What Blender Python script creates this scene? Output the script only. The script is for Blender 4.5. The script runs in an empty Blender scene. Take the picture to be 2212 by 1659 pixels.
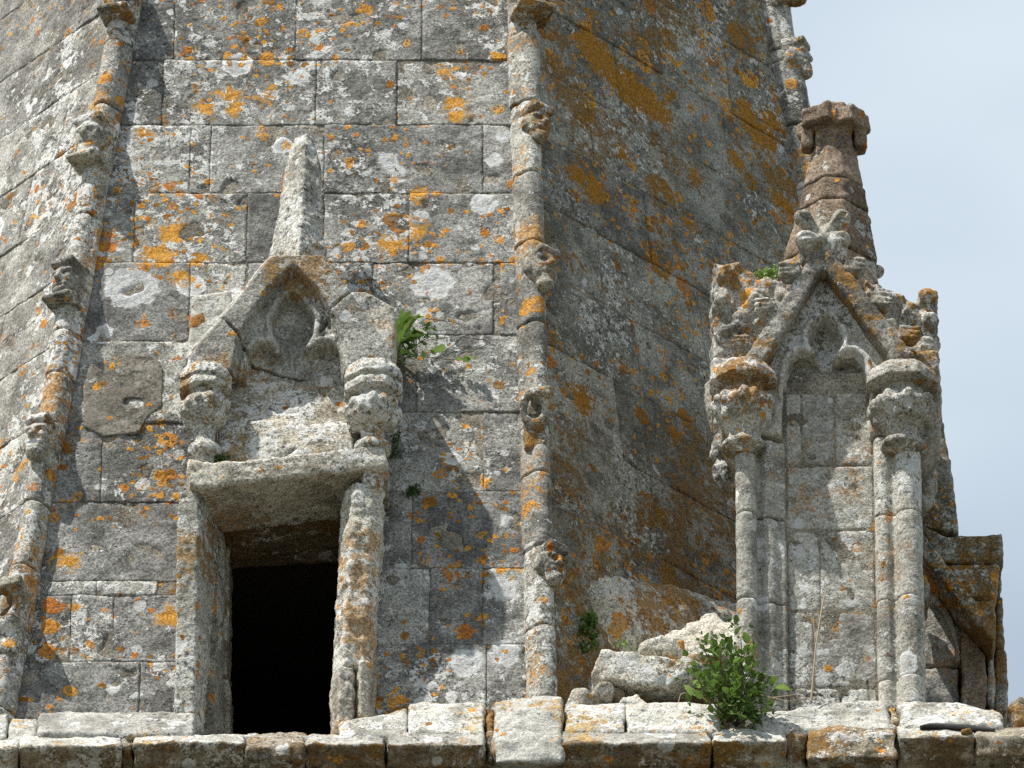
import bpy, math, random
import numpy as np
from mathutils import Vector

random.seed(7)
rng = np.random.default_rng(7)
S = bpy.context.scene
COL = S.collection

# ------------------------------------------------------------------ camera
ELEV = math.radians(32.0)
DIST = 65.0
FPX = 26000.0            # focal length in pixels of a 2212 px wide picture
CZ = 36.0
CAM = np.array([0.0, -DIST * math.cos(ELEV), CZ - DIST * math.sin(ELEV)])
FW = np.array([0.0, math.cos(ELEV), math.sin(ELEV)])
UPV = np.array([0.0, -math.sin(ELEV), math.cos(ELEV)])
cd = bpy.data.cameras.new('camera')
cam = bpy.data.objects.new('camera', cd)
COL.objects.link(cam)
cam.location = CAM
cam.rotation_euler = (math.pi / 2 + ELEV, 0, 0)
cd.sensor_width = 36.0
cd.lens = 36.0 * FPX / 2212.0
cd.clip_start = 1.0
cd.clip_end = 6000.0
S.camera = cam

# ------------------------------------------------------------------ sun and sky
SUN_AZ = math.radians(60.0)      # to the left of the camera's back
SUN_EL = math.radians(62.0)
sdir = Vector((-math.sin(SUN_AZ) * math.cos(SUN_EL), -math.cos(SUN_AZ) * math.cos(SUN_EL), math.sin(SUN_EL)))
sl = bpy.data.lights.new('sun', 'SUN')
sl.energy = 5.0
sl.angle = math.radians(0.53)
sl.color = (1.0, 0.965, 0.90)
so = bpy.data.objects.new('sun', sl)
COL.objects.link(so)
so.location = (-30, -30, 90)
so.rotation_euler = sdir.to_track_quat('Z', 'Y').to_euler()

W = bpy.data.worlds.new('World')
S.world = W
W.use_nodes = True
wt = W.node_tree
wt.nodes.clear()
w_out = wt.nodes.new('ShaderNodeOutputWorld')
w_bg = wt.nodes.new('ShaderNodeBackground')
w_sky = wt.nodes.new('ShaderNodeTexSky')
w_sky.sky_type = 'NISHITA'
w_sky.sun_disc = False
w_sky.sun_elevation = SUN_EL
w_sky.sun_rotation = math.atan2(sdir.x, sdir.y)
w_sky.air_density = 1.0
w_sky.dust_density = 0.6
w_tc = wt.nodes.new('ShaderNodeTexCoord')
w_map = wt.nodes.new('ShaderNodeMapping')
w_map.inputs['Scale'].default_value = (1.0, 1.0, 2.2)
w_map.inputs['Location'].default_value = (0.31, 0.4, 0.12)
w_n = wt.nodes.new('ShaderNodeTexNoise')
w_n.inputs['Scale'].default_value = 3.0
w_n.inputs['Detail'].default_value = 5.0
w_n.inputs['Roughness'].default_value = 0.5
w_mr = wt.nodes.new('ShaderNodeMapRange')
w_mr.inputs['From Min'].default_value = 0.42
w_mr.inputs['From Max'].default_value = 0.62
w_mr.inputs['To Min'].default_value = 0.12
w_mr.inputs['To Max'].default_value = 0.90
w_mix = wt.nodes.new('ShaderNodeMix')
w_mix.data_type = 'RGBA'
w_mix.inputs['B'].default_value = (7.6, 8.6, 9.2, 1)
wt.links.new(w_tc.outputs['Generated'], w_map.inputs['Vector'])
wt.links.new(w_map.outputs['Vector'], w_n.inputs['Vector'])
wt.links.new(w_n.outputs['Fac'], w_mr.inputs['Value'])
wt.links.new(w_mr.outputs['Result'], w_mix.inputs['Factor'])
wt.links.new(w_sky.outputs['Color'], w_mix.inputs['A'])
wt.links.new(w_mix.outputs['Result'], w_bg.inputs['Color'])
w_bg.inputs['Strength'].default_value = 0.09
wt.links.new(w_bg.outputs['Background'], w_out.inputs['Surface'])

S.view_settings.view_transform = 'Standard'
S.view_settings.look = 'None'
S.view_settings.gamma = 1.0
S.view_settings.exposure = 0.38
S.view_settings.use_curve_mapping = False
S.render.engine = 'CYCLES'
S.cycles.max_bounces = 5
S.cycles.diffuse_bounces = 3
S.cycles.use_denoising = False

# ------------------------------------------------------------------ pixel -> place helpers
def ray(u, v):
    d = FW * FPX + np.array([u - 1106.0, 0, 0]) + UPV * (829.5 - v)
    return d / np.linalg.norm(d)

def hit(u, v, p0, n):
    d = ray(u, v)
    t = np.dot(np.asarray(p0) - CAM, n) / np.dot(d, n)
    return CAM + d * t

def PY(u, v, Y):
    """point seen at (u,v) of the photograph on the vertical plane y = Y"""
    return hit(u, v, (0, Y, 0), np.array([0.0, 1.0, 0.0]))

def PXZ(pts, Y):
    return [(p[0], p[2]) for p in (PY(u, v, Y) for u, v in pts)]

# ------------------------------------------------------------------ numpy noise
_perm = np.random.default_rng(3).integers(0, 2 ** 31, 4096).astype(np.int64)
_grad = np.random.default_rng(4).normal(size=(4096, 3))
_grad /= np.linalg.norm(_grad, axis=1)[:, None]

def _h(i, j, k):
    a = _perm[i & 4095]
    b = _perm[(a + j) & 4095]
    return (_perm[(b + k) & 4095]) & 4095

def noise3(p):
    p = np.asarray(p, float)
    i0 = np.floor(p).astype(np.int64)
    f = p - i0
    w = f * f * f * (f * (f * 6 - 15) + 10)
    out = 0
    for dx in (0, 1):
        wx = w[..., 0] if dx else 1 - w[..., 0]
        for dy in (0, 1):
            wy = w[..., 1] if dy else 1 - w[..., 1]
            for dz in (0, 1):
                wz = w[..., 2] if dz else 1 - w[..., 2]
                g = _grad[_h(i0[..., 0] + dx, i0[..., 1] + dy, i0[..., 2] + dz)]
                d = g[..., 0] * (f[..., 0] - dx) + g[..., 1] * (f[..., 1] - dy) + g[..., 2] * (f[..., 2] - dz)
                out = out + wx * wy * wz * d
    return out * 1.5

def fbm(p, freq, octv=3, gain=0.5):
    a, s, o = 1.0, 0.0, 0
    for _ in range(octv):
        s = s + a * noise3(np.asarray(p) * freq + o)
        a *= gain
        freq *= 2.03
        o += 17.3
    return s

# ------------------------------------------------------------------ object helpers
def props(o, label=None, cat=None, group=None, kind=None):
    if label: o['label'] = label
    if cat: o['category'] = cat
    if group: o['group'] = group
    if kind: o['kind'] = kind
    return o

def empty(name, loc, label=None, cat=None, group=None):
    o = bpy.data.objects.new(name, None)
    o.empty_display_size = 0.2
    COL.objects.link(o)
    o.location = loc
    return props(o, label, cat, group)

def world_loc(o):
    v = np.zeros(3)
    while o is not None:
        v += np.array(o.location)
        o = o.parent
    return v

def mesh_obj(name, V, F, mat, parent=None, smooth=True):
    """link ONE mesh object; V is in world space, the origin goes to the middle of the shape"""
    V = np.asarray(V, float)
    c = (V.min(0) + V.max(0)) / 2
    me = bpy.data.meshes.new(name)
    if isinstance(F, np.ndarray) and F.ndim == 2:
        n, k = F.shape
        me.vertices.add(len(V))
        me.vertices.foreach_set('co', (V - c).astype(np.float32).ravel())
        me.loops.add(n * k)
        me.loops.foreach_set('vertex_index', F.astype(np.int32).ravel())
        me.polygons.add(n)
        me.polygons.foreach_set('loop_start', np.arange(0, n * k, k, dtype=np.int32))
        me.update(calc_edges=True)
    else:
        me.from_pydata((V - c).tolist(), [], [list(f) for f in F])
        me.update()
    if smooth:
        me.polygons.foreach_set('use_smooth', np.ones(len(me.polygons), dtype=bool))
    me.materials.append(mat)
    o = bpy.data.objects.new(name, me)
    COL.objects.link(o)
    if parent is not None:
        o.parent = parent
        o.location = c - world_loc(parent)
    else:
        o.location = c
    return o

# ------------------------------------------------------------------ distance shapes -> carved meshes
def nets(V, lo, h):
    nx, ny, nz = V.shape
    Sg = V < 0
    cnt = np.zeros((nx - 1, ny - 1, nz - 1), np.int8)
    for a in (0, 1):
        for b in (0, 1):
            for c in (0, 1):
                cnt += Sg[a:nx - 1 + a, b:ny - 1 + b, c:nz - 1 + c]
    act = (cnt > 0) & (cnt < 8)
    idx = -np.ones(act.shape, np.int64)
    cells = np.argwhere(act)
    idx[act] = np.arange(len(cells))
    acc = np.zeros((len(cells), 3))
    num = np.zeros(len(cells))
    cor = [(a, b, c) for a in (0, 1) for b in (0, 1) for c in (0, 1)]
    for a in cor:
        for b in cor:
            if sum(abs(a[i] - b[i]) for i in range(3)) == 1 and a < b:
                va = V[cells[:, 0] + a[0], cells[:, 1] + a[1], cells[:, 2] + a[2]]
                vb = V[cells[:, 0] + b[0], cells[:, 1] + b[1], cells[:, 2] + b[2]]
                m = (va < 0) != (vb < 0)
                t = np.where(m, va / np.where(m, va - vb, 1), 0)
                pos = np.array(a) + t[:, None] * (np.array(b) - np.array(a))
                acc[m] += pos[m]
                num += m
    verts = np.asarray(lo) + h * (cells + acc / num[:, None])
    faces = []
    for ax in range(3):
        p, q = (ax + 1) % 3, (ax + 2) % 3
        s0 = [slice(1, -1)] * 3; s1 = [slice(1, -1)] * 3
        s0[ax] = slice(0, -1); s1[ax] = slice(1, None)
        A, B = Sg[tuple(s0)], Sg[tuple(s1)]
        e = np.argwhere(A != B)
        if not len(e):
            continue
        flip = ~A[e[:, 0], e[:, 1], e[:, 2]]
        e = e.copy()
        e[:, p] += 1; e[:, q] += 1
        def cell(dp, dq):
            c = e.copy(); c[:, p] += dp; c[:, q] += dq
            return idx[c[:, 0], c[:, 1], c[:, 2]]
        f = np.stack([cell(-1, -1), cell(0, -1), cell(0, 0), cell(-1, 0)], 1)
        f[flip] = f[flip][:, ::-1]
        faces.append(f)
    return verts, np.concatenate(faces)

def vnormals(V, F):
    a = V[F[:, 2]] - V[F[:, 0]]
    b = V[F[:, 3]] - V[F[:, 1]]
    fn = np.cross(a, b)
    N = np.zeros_like(V)
    for k in range(4):
        np.add.at(N, F[:, k], fn)
    return N / (np.linalg.norm(N, axis=1)[:, None] + 1e-12)

WEAR = ((0.010, 7.0, 2), (0.004, 30.0, 2))
def carve(name, f, lo, hi, h, mat, parent=None, frame=None, wear=WEAR):
    lo = np.asarray(lo, float) - 2 * h
    hi = np.asarray(hi, float) + 2 * h
    n = np.ceil((hi - lo) / h).astype(int) + 1
    X = (lo[0] + h * np.arange(n[0]))[:, None, None]
    Y = (lo[1] + h * np.arange(n[1]))[None, :, None]
    Z = (lo[2] + h * np.arange(n[2]))[None, None, :]
    V = np.broadcast_to(f(X, Y, Z), tuple(n)).astype(np.float64).copy()
    for ax in range(3):
        sl_ = [slice(None)] * 3
        for e in (0, -1):
            sl_[ax] = e
            V[tuple(sl_)] = np.maximum(V[tuple(sl_)], 0.5 * h)
    verts, faces = nets(V, lo, h)
    if frame is not None:
        o, a, b, c = frame
        verts = np.asarray(o) + verts[:, :1] * a + verts[:, 1:2] * b + verts[:, 2:] * c
        if np.dot(np.cross(a, b), c) < 0:
            faces = faces[:, ::-1].copy()
    N = vnormals(verts, faces)
    d = 0
    for amp, fr, oc in wear:
        if oc < 0:                       # cut creases, as between carved leaves
            d = d + amp * (np.minimum(np.abs(noise3(verts * fr + 5.5)) * 3.2, 1) - 1)
        else:
            d = d + amp * fbm(verts, fr, oc)
    verts = verts + N * np.asarray(d)[:, None]
    return mesh_obj(name, verts, faces, mat, parent)

def smin(a, b, k):
    h = np.clip(0.5 + 0.5 * (b - a) / k, 0, 1)
    return b * (1 - h) + a * h - k * h * (1 - h)
def smax(a, b, k): return -smin(-a, -b, k)
def sbox(x, y, z, c, hs, r=0.0):
    qx, qy, qz = np.abs(x - c[0]) - hs[0] + r, np.abs(y - c[1]) - hs[1] + r, np.abs(z - c[2]) - hs[2] + r
    return np.sqrt(np.maximum(qx, 0) ** 2 + np.maximum(qy, 0) ** 2 + np.maximum(qz, 0) ** 2) + np.minimum(np.maximum(qx, np.maximum(qy, qz)), 0) - r
def sell(x, y, z, c, r):
    k0 = np.sqrt(((x - c[0]) / r[0]) ** 2 + ((y - c[1]) / r[1]) ** 2 + ((z - c[2]) / r[2]) ** 2)
    return (k0 - 1) * min(r)
def scap(x, y, z, a, b, ra, rb=None):
    rb = ra if rb is None else rb
    a = np.asarray(a, float); b = np.asarray(b, float); ab = b - a
    t = np.clip(((x - a[0]) * ab[0] + (y - a[1]) * ab[1] + (z - a[2]) * ab[2]) / np.dot(ab, ab), 0, 1)
    return np.sqrt((x - a[0] - t * ab[0]) ** 2 + (y - a[1] - t * ab[1]) ** 2 + (z - a[2] - t * ab[2]) ** 2) - (ra + (rb - ra) * t)
def spoly(x, z, P):
    P = np.asarray(P, float)
    d = None
    s = 1.0
    for i in range(len(P)):
        a, b = P[i], P[i - 1]
        e = b - a
        wx, wz = x - a[0], z - a[1]
        t = np.clip((wx * e[0] + wz * e[1]) / (np.dot(e, e) + 1e-12), 0, 1)
        dd = (wx - e[0] * t) ** 2 + (wz - e[1] * t) ** 2
        d = dd if d is None else np.minimum(d, dd)
        c1, c2, c3 = z >= a[1], z < b[1], e[0] * wz > e[1] * wx
        s = np.where((c1 & c2 & c3) | (~c1 & ~c2 & ~c3), -s, s)
    return s * np.sqrt(d)
def sline(x, z, P):
    d = None
    for a, b in zip(P[:-1], P[1:]):
        a = np.asarray(a); e = np.asarray(b) - a
        wx, wz = x - a[0], z - a[1]
        t = np.clip((wx * e[0] + wz * e[1]) / (np.dot(e, e) + 1e-12), 0, 1)
        dd = np.sqrt((wx - e[0] * t) ** 2 + (wz - e[1] * t) ** 2)
        d = dd if d is None else np.minimum(d, dd)
    return d
def sst(e0, e1, x):
    t = np.clip((x - e0) / (e1 - e0), 0, 1)
    return t * t * (3 - 2 * t)

def slab(name, pts, Y0, Y1, mat, parent, h=0.012, r=0.02, wear=WEAR, Yref=None, lean=0.0, facets=0):
    """a stone whose outline (photo pixels on the plane Yref) runs from depth Y0 to Y1"""
    P = np.array(PXZ(pts, Y0 if Yref is None else Yref))
    def f(x, y, z):
        yy = y - lean * (z - P[:, 1].min())
        d = smax(spoly(x, z, P), np.maximum(Y0 - yy, y - Y1), r)
        q = np.random.default_rng(facets)
        for _ in range(9 if facets else 0):
            n = norm([q.normal(), -abs(q.normal()) - .2, q.normal()])
            e = (P.max(0) - P.min(0)) / 2; c = (P.max(0) + P.min(0)) / 2
            k = abs(n[0]) * e[0] + abs(n[2]) * e[1] + abs(n[1]) * .12
            d = smax(d, (x - c[0]) * n[0] + (y - Y0 - .12) * n[1] + (z - c[1]) * n[2] - k * q.uniform(.62, .85), .008)
        return d
    return carve(name, f, (P[:, 0].min(), Y0, P[:, 1].min()), (P[:, 0].max(), Y1, P[:, 1].max()), h, mat, parent, wear=wear)

def prof(name, u0, u1, pts, mat, parent, h=0.012, r=0.018, wear=WEAR, cut=None, pale_above=None):
    """a moulded stone: profile pts = (v, Y) runs along x from u0 to u1"""
    uc = (u0 + u1) / 2
    P = np.array([(Y, PY(uc, v, Y)[2]) for v, Y in pts])
    x0, x1 = PY(u0, 1580, -0.7)[0], PY(u1, 1580, -0.7)[0]
    def f(x, y, z):
        d = smax(spoly(y, z, P), np.abs(x - (x0 + x1) / 2) - (x1 - x0) / 2, r)
        if cut is not None:
            d = smax(d, cut(x, y, z), r)
        return d
    return carve(name, f, (x0, P[:, 0].min(), P[:, 1].min()), (x1, P[:, 0].max(), P[:, 1].max()), h, mat, parent, wear=wear) if pale_above is None else pale_top(carve(name, f, (x0, P[:, 0].min(), P[:, 1].min()), (x1, P[:, 0].max(), P[:, 1].max()), h, mat, parent, wear=wear), PY(uc, pale_above, -.8)[2])

def pale_top(o, zc):
    """paler upper part of a ledge stone: second material above a ragged line"""
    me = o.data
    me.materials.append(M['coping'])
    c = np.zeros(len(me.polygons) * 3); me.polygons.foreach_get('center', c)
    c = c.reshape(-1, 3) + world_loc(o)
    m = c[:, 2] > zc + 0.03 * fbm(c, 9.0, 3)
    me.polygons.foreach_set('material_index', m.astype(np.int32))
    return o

def lathe(name, u, Y, pr, mat, parent, h=0.010, octo=None, lumps=(), zback=None, wear=WEAR, sx=1.0):
    """turned / octagonal carved piece: pr = (v seen at its front, radius px) from top to bottom, on the axis (u, Y)"""
    pr = [(v + 0.53 * r, r) for v, r in pr]
    octo = octo + 35 if octo is not None else None
    c = [PY(u, v, Y) for v, _ in pr]
    zz = np.array([p[2] for p in c])[::-1]
    rr = np.array([q for _, q in pr])[::-1] / 400.0
    x0 = float(np.mean([p[0] for p in c]))
    R = rr.max() * max(sx, 1) + 0.06
    def f(x, y, z):
        dx, dy = np.abs(x - x0) / sx, np.abs(y - Y)
        rd = np.sqrt(dx ** 2 + dy ** 2)
        ro = np.maximum(np.maximum(dx, dy), (dx + dy) * 0.7071)
        if octo is None:
            rho = rd
        else:
            zo = PY(u, octo, Y)[2]
            rho = np.where(z > zo, ro, rd)
        d = (rho - np.interp(z, zz, rr)) * 0.8
        d = smax(d, np.maximum(zz[0] - z, z - zz[-1]), 0.005)
        for (du, v, dyy, ra, rb, rc) in lumps:
            q = PY(u + du, v, Y)
            d = smin(d, sell(x, y, z, (q[0], Y + dyy, q[2]), (ra, rb, rc)), 0.015)
        if zback is not None:
            d = np.maximum(d, y - zback)
        return d
    return carve(name, f, (x0 - R, Y - R, zz[0] - .03), (x0 + R, (Y + R) if zback is None else zback, zz[-1] + .03), h, mat, parent, wear=wear)

# ------------------------------------------------------------------ spire planes
TILT = math.radians(9.0)
P0 = np.array([0.0, 0.0, CZ])
NF = np.array([0.0, -math.cos(TILT), math.sin(TILT)])
def norm(a): return np.asarray(a, float) / np.linalg.norm(a)
rm0, rm1 = hit(1172, 1500, P0, NF), hit(1128, 0, P0, NF)      # middle rib
rl0, rl1 = hit(11, 1500, P0, NF), hit(278, 0, P0, NF)         # left rib
RD_M, RD_L = norm(rm1 - rm0), norm(rl1 - rl0)
AR, AL = math.radians(46), math.radians(50)
H_R = np.array([math.cos(AR), math.sin(AR), 0.0])
H_L = np.array([math.cos(AL), -math.sin(AL), 0.0])
N_R = norm(np.cross(H_R, RD_M));  N_R = N_R if N_R[1] < 0 else -N_R
N_L = norm(np.cross(H_L, RD_L));  N_L = N_L if N_L[1] < 0 else -N_L
rr0, rr1 = hit(1671, 39, rm0, N_R), hit(1716, 273, rm0, N_R)
RD_R = norm(rr0 - rr1)
class Face:
    def __init__(s, o, H, N):
        s.o, s.H, s.N = np.asarray(o), np.asarray(H), np.asarray(N)
        s.W = norm(np.cross(s.N, s.H)); s.W = s.W if s.W[2] > 0 else -s.W
    def px(s, u, v):
        p = hit(u, v, s.o, s.N) - s.o
        return np.dot(p, s.H), np.dot(p, s.W)
    def hw(s, p):
        p = np.asarray(p) - s.o
        return np.dot(p, s.H), np.dot(p, s.W)
    def at(s, h, w, n=0.0):
        return s.o + np.multiply.outer(h, s.H) + np.multiply.outer(w, s.W) + np.multiply.outer(n, s.N)
    def wz(s, z):                        # distance up the slope at height z
        return (z - s.o[2]) / s.W[2]
    def line(s, p, d):                   # a rib line as h(w)
        h0, w0 = s.hw(p); h1, w1 = s.hw(p + d)
        k = (h1 - h0) / (w1 - w0)
        return lambda w: h0 + (w - w0) * k
FF = Face(P0, (1, 0, 0), NF)
FR = Face(rm0, H_R, N_R)
FL = Face(rl0, H_L, N_L)

# ------------------------------------------------------------------ materials
class NT:
    def __init__(self, name):
        self.m = bpy.data.materials.new(name)
        self.m.use_nodes = True
        self.t = self.m.node_tree
        self.t.nodes.clear()
    def n(self, typ, props=None, **ins):
        nd = self.t.nodes.new(typ)
        for k, v in (props or {}).items():
            setattr(nd, k, v)
        for k, v in ins.items():
            self.set(nd.inputs[k.replace('_', ' ')] if not k.startswith('i') or not k[1:].isdigit() else nd.inputs[int(k[1:])], v)
        return nd
    def set(self, sock, v):
        if isinstance(v, bpy.types.NodeSocket):
            self.t.links.new(v, sock)
        else:
            if isinstance(v, tuple) and len(v) == 3 and sock.type == 'RGBA':
                v = v + (1,)
            sock.default_value = v
    def math(self, op, a, b=0.0, c=0.0):
        nd = self.n('ShaderNodeMath', {'operation': op})
        for i, q in enumerate((a, b, c)):
            self.set(nd.inputs[i], q)
        return nd.outputs[0]
    def vm(self, op, a, b=(0, 0, 0), sc=None):
        nd = self.n('ShaderNodeVectorMath', {'operation': op})
        self.set(nd.inputs[0], a); self.set(nd.inputs[1], b)
        if sc is not None: self.set(nd.inputs['Scale'], sc)
        return nd.outputs[0]
    def noise(self, vec, scale, detail=4, rough=0.55, col=False):
        nd = self.n('ShaderNodeTexNoise', None, Vector=vec, Scale=scale, Detail=float(detail), Roughness=rough)
        return nd.outputs['Color' if col else 'Fac']
    def ramp(self, x, a, b, lo=0.0, hi=1.0):
        nd = self.n('ShaderNodeMapRange', {'interpolation_type': 'SMOOTHSTEP'})
        self.set(nd.inputs['Value'], x)
        self.set(nd.inputs['From Min'], a); self.set(nd.inputs['From Max'], b)
        self.set(nd.inputs['To Min'], lo); self.set(nd.inputs['To Max'], hi)
        return nd.outputs['Result']
    def mix(self, f, a, b, blend='MIX'):
        nd = self.n('ShaderNodeMix', {'data_type': 'RGBA', 'blend_type': blend})
        self.set(nd.inputs[0], f); self.set(nd.inputs[6], a); self.set(nd.inputs[7], b)
        return nd.outputs[2]
    def spots(self, vec, scale, off, prob, r0, r1, soft=0.06):
        v = self.vm('ADD', vec, off)
        vo = self.n('ShaderNodeTexVoronoi', {'voronoi_dimensions': '3D'}, Vector=v, Scale=scale, Randomness=1.0)
        sep = self.n('ShaderNodeSeparateColor')
        self.set(sep.inputs[0], vo.outputs['Color'])
        rad = self.math('MULTIPLY_ADD', sep.outputs[1], r1 - r0, r0)
        keep = self.math('LESS_THAN', sep.outputs[0], prob)
        m = self.ramp(vo.outputs['Distance'], self.math('SUBTRACT', rad, soft), rad, 1.0, 0.0)
        rel = self.math('DIVIDE', vo.outputs['Distance'], rad)
        return self.math('MULTIPLY', m, keep), sep.outputs[2], rel

def stone(name, dark=(0.125, 0.119, 0.106), light=(0.375, 0.365, 0.325), bias=0.0, white=0.5, ros=0.2, orange=0.5,
          ochre=0.0, ochre_col=(0.20, 0.085, 0.012), stain=0.0, stain_col=(0.16, 0.095, 0.04), var=0.3, off=0.0, bump=1.0, fine=1.0, crust_col=(0.58, 0.575, 0.54), csc=10.0, big=0.0, damp_shade=None, gpatch=(), wpatch=(), opatch=()):
    t = NT(name)
    geo = t.n('ShaderNodeNewGeometry')
    P = t.vm('ADD', geo.outputs['Position'], (off, off * 0.7, off * 1.3))
    oi = t.n('ShaderNodeObjectInfo')
    rnd = oi.outputs['Random']
    rnd2 = t.math('FRACT', t.math('MULTIPLY', rnd, 17.31))
    wob = t.vm('SCALE', t.vm('SUBTRACT', t.noise(P, 17.0, 1, 0.6, True), (0.5, 0.5, 0.5)), sc=0.05)
    wob2 = t.vm('SCALE', t.vm('SUBTRACT', t.noise(P, 62.0, 1, 0.6, True), (0.5, 0.5, 0.5)), sc=0.017)
    Q = t.vm('ADD', t.vm('ADD', P, wob), wob2)
    n_mid = t.noise(P, 4.2, 6, 0.70)
    n_crust = t.noise(Q, csc, 5, 0.66)
    n_fine = t.noise(P, 75.0, 2, 0.8)
    n_low = t.noise(P, 1.6, 2, 0.5)
    # base: grey limestone, some stones darker or warmer than their neighbours
    tone = t.math('MULTIPLY_ADD', rnd, 0.11, -0.055)
    base = t.mix(t.ramp(t.math('ADD', n_mid, tone), 0.36 - bias, 0.66 - bias), dark, light)
    base = t.mix(1.0, base, t.n('ShaderNodeCombineColor', None, Red=t.math('MULTIPLY_ADD', rnd2, var, 1.0 - var * 0.5),
                                Green=t.math('MULTIPLY_ADD', rnd2, var, 1.0 - var * 0.5),
                                Blue=t.math('MULTIPLY_ADD', rnd2, var * 0.85, 0.985 - var * 0.42)).outputs[0], 'MULTIPLY')
    if stain > 0:
        sm = t.ramp(t.noise(t.vm('ADD', Q, (3.1, 9.2, 5.5)), 3.6, 5, 0.7), 0.62 - 0.30 * stain, 0.72 - 0.26 * stain)
        base = t.mix(t.math('MULTIPLY', sm, 0.9), base, stain_col)
    # salt and pepper grain
    g = t.ramp(n_fine, 0.32, 0.68, 0.45, 1.55)
    gc = t.n('ShaderNodeCombineColor', None, Red=g, Green=g, Blue=g).outputs[0]
    base = t.mix(0.85 * fine, base, gc, 'MULTIPLY')
    # pale crusty lichen, broken up into islands
    wl = t.math('MULTIPLY_ADD', n_low, 0.45, -0.225)
    cv = t.math('ADD', t.math('ADD', n_crust, wl), t.math('ADD', t.math('MULTIPLY_ADD', rnd2, 0.12, -0.06), t.math('MULTIPLY_ADD', n_fine, 0.22, -0.11)))
    cr = t.ramp(cv, 0.66 - 0.20 * white, 0.705 - 0.20 * white)
    base = t.mix(t.math('MULTIPLY', cr, 0.82), base, t.mix(0.45, crust_col, gc, 'MULTIPLY'))
    pit = t.ramp(t.math('ADD', t.noise(t.vm('ADD', P, (7.7, 1.3, 2.9)), 30.0, 3, 0.75), wl), 0.60, 0.68)
    base = t.mix(t.math('MULTIPLY', pit, 0.72), base, (0.055, 0.051, 0.044))
    # white rosettes, large and small
    rm = 0.0
    if ros > 0:
        m1, b1, r1 = t.spots(Q, 4.2, (2.0, 5.0, 1.0), ros, 0.24, 0.47, 0.035)
        m2, b2, r2 = t.spots(Q, 10.0, (8.0, 1.0, 4.0), t.math('MULTIPLY', t.ramp(n_low, 0.40, 0.60), min(1.0, ros * 3.0)), 0.20, 0.48, 0.06)
        tex = t.ramp(t.math('MULTIPLY_ADD', n_fine, 0.6, t.math('MULTIPLY', n_crust, 0.5)), 0.38, 0.58, 0.55, 1.0)
        ring = t.ramp(r1, 0.40, 0.90, 0.60, 1.0)
        m1 = t.math('MULTIPLY', t.math('MULTIPLY', m1, tex), ring)
        m2 = t.math('MULTIPLY', m2, tex)
        base = t.mix(t.math('MULTIPLY', m2, 0.85), base, (0.56, 0.56, 0.535))
        base = t.mix(t.math('MULTIPLY', m1, 0.97), base, t.mix(t.ramp(r1, 0.6, 0.95), (0.56, 0.56, 0.54), (0.72, 0.715, 0.69)))
        rm = t.math('MAXIMUM', m1, m2)
    def colonies(lst, ragged):
        d = None
        for c, r in lst:
            q = t.math('SUBTRACT', t.n('ShaderNodeVectorMath', {'operation': 'DISTANCE'}, i0=Q, i1=tuple(np.asarray(c) + off * np.array([1, .7, 1.3]))).outputs['Value'], r)
            d = q if d is None else t.math('SMOOTH_MIN', d, q, 0.02)
        d = t.math('ADD', d, t.math('MULTIPLY_ADD', t.math('ADD', n_crust, t.math('MULTIPLY', n_fine, 0.5)), ragged, -0.75 * ragged))
        return t.ramp(d, -0.014, 0.004, 1.0, 0.0), d
    if wpatch:
        m, d = colonies(wpatch, 0.10)
        base = t.mix(t.math('MULTIPLY', m, 0.95), base, t.mix(t.ramp(d, -0.045, 0.0), t.mix(0.5, (0.48, 0.48, 0.465), gc, 'MULTIPLY'), (0.60, 0.60, 0.58)))
    # orange lichens in clusters
    om = 0.0
    if orange > 0:
        cl = t.ramp(t.noise(t.vm('ADD', P, (11.0, 3.0, 7.0)), 1.5, 3, 0.6), 0.42, 0.63, 0.10, 1.5)
        pr = t.math('MULTIPLY', t.math('MULTIPLY', cl, orange), t.math('MULTIPLY_ADD', t.math('FRACT', t.math('MULTIPLY', rnd, 41.7)), 1.1, 0.45))
        holes = t.ramp(t.math('ADD', t.math('MULTIPLY', n_crust, 0.6), t.math('MULTIPLY', n_fine, 0.4)), 0.40, 0.52)
        for sc, o3, k, r0, r1 in ((5.5, (1, 2, 3), 0.44, 0.16, 0.46), (12.0, (4, 1, 9), 0.62, 0.18, 0.47), (24.0, (6, 6, 2), 0.55, 0.2, 0.48)):
            m, b, rel = t.spots(Q, sc, o3, t.math('MULTIPLY', pr, k), r0, r1, 0.05)
            c = t.mix(t.ramp(b, 0.0, 0.5), (0.40, 0.135, 0.016), (0.52, 0.245, 0.035))
            c = t.mix(t.ramp(b, 0.72, 0.80), c, (0.25, 0.105, 0.009))
            c = t.mix(1.0, c, t.mix(0.7, (1, 1, 1), gc), 'MULTIPLY')
            m = t.math('MULTIPLY', m, t.math('MAXIMUM', holes, t.ramp(rel, 0.55, 0.85))) if sc < 20 else m
            base = t.mix(t.math('MULTIPLY', m, 0.95), base, c)
            om = t.math('MAXIMUM', om, m)
    if big > 0:
        mb, bb, rb = t.spots(Q, 2.3, (3.3, 1.7, 0.4), big, 0.14, 0.40, 0.05)
        mb = t.math('MULTIPLY', mb, t.ramp(t.math('ADD', n_crust, t.math('MULTIPLY_ADD', n_mid, 0.8, -0.4)), 0.44, 0.50))
        base = t.mix(t.math('MULTIPLY', mb, 0.95), base, t.mix(1.0, (0.25, 0.118, 0.012), t.mix(0.6, (1, 1, 1), gc), 'MULTIPLY'))
        om = t.math('MAXIMUM', om, mb) if not isinstance(om, float) else mb
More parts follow.
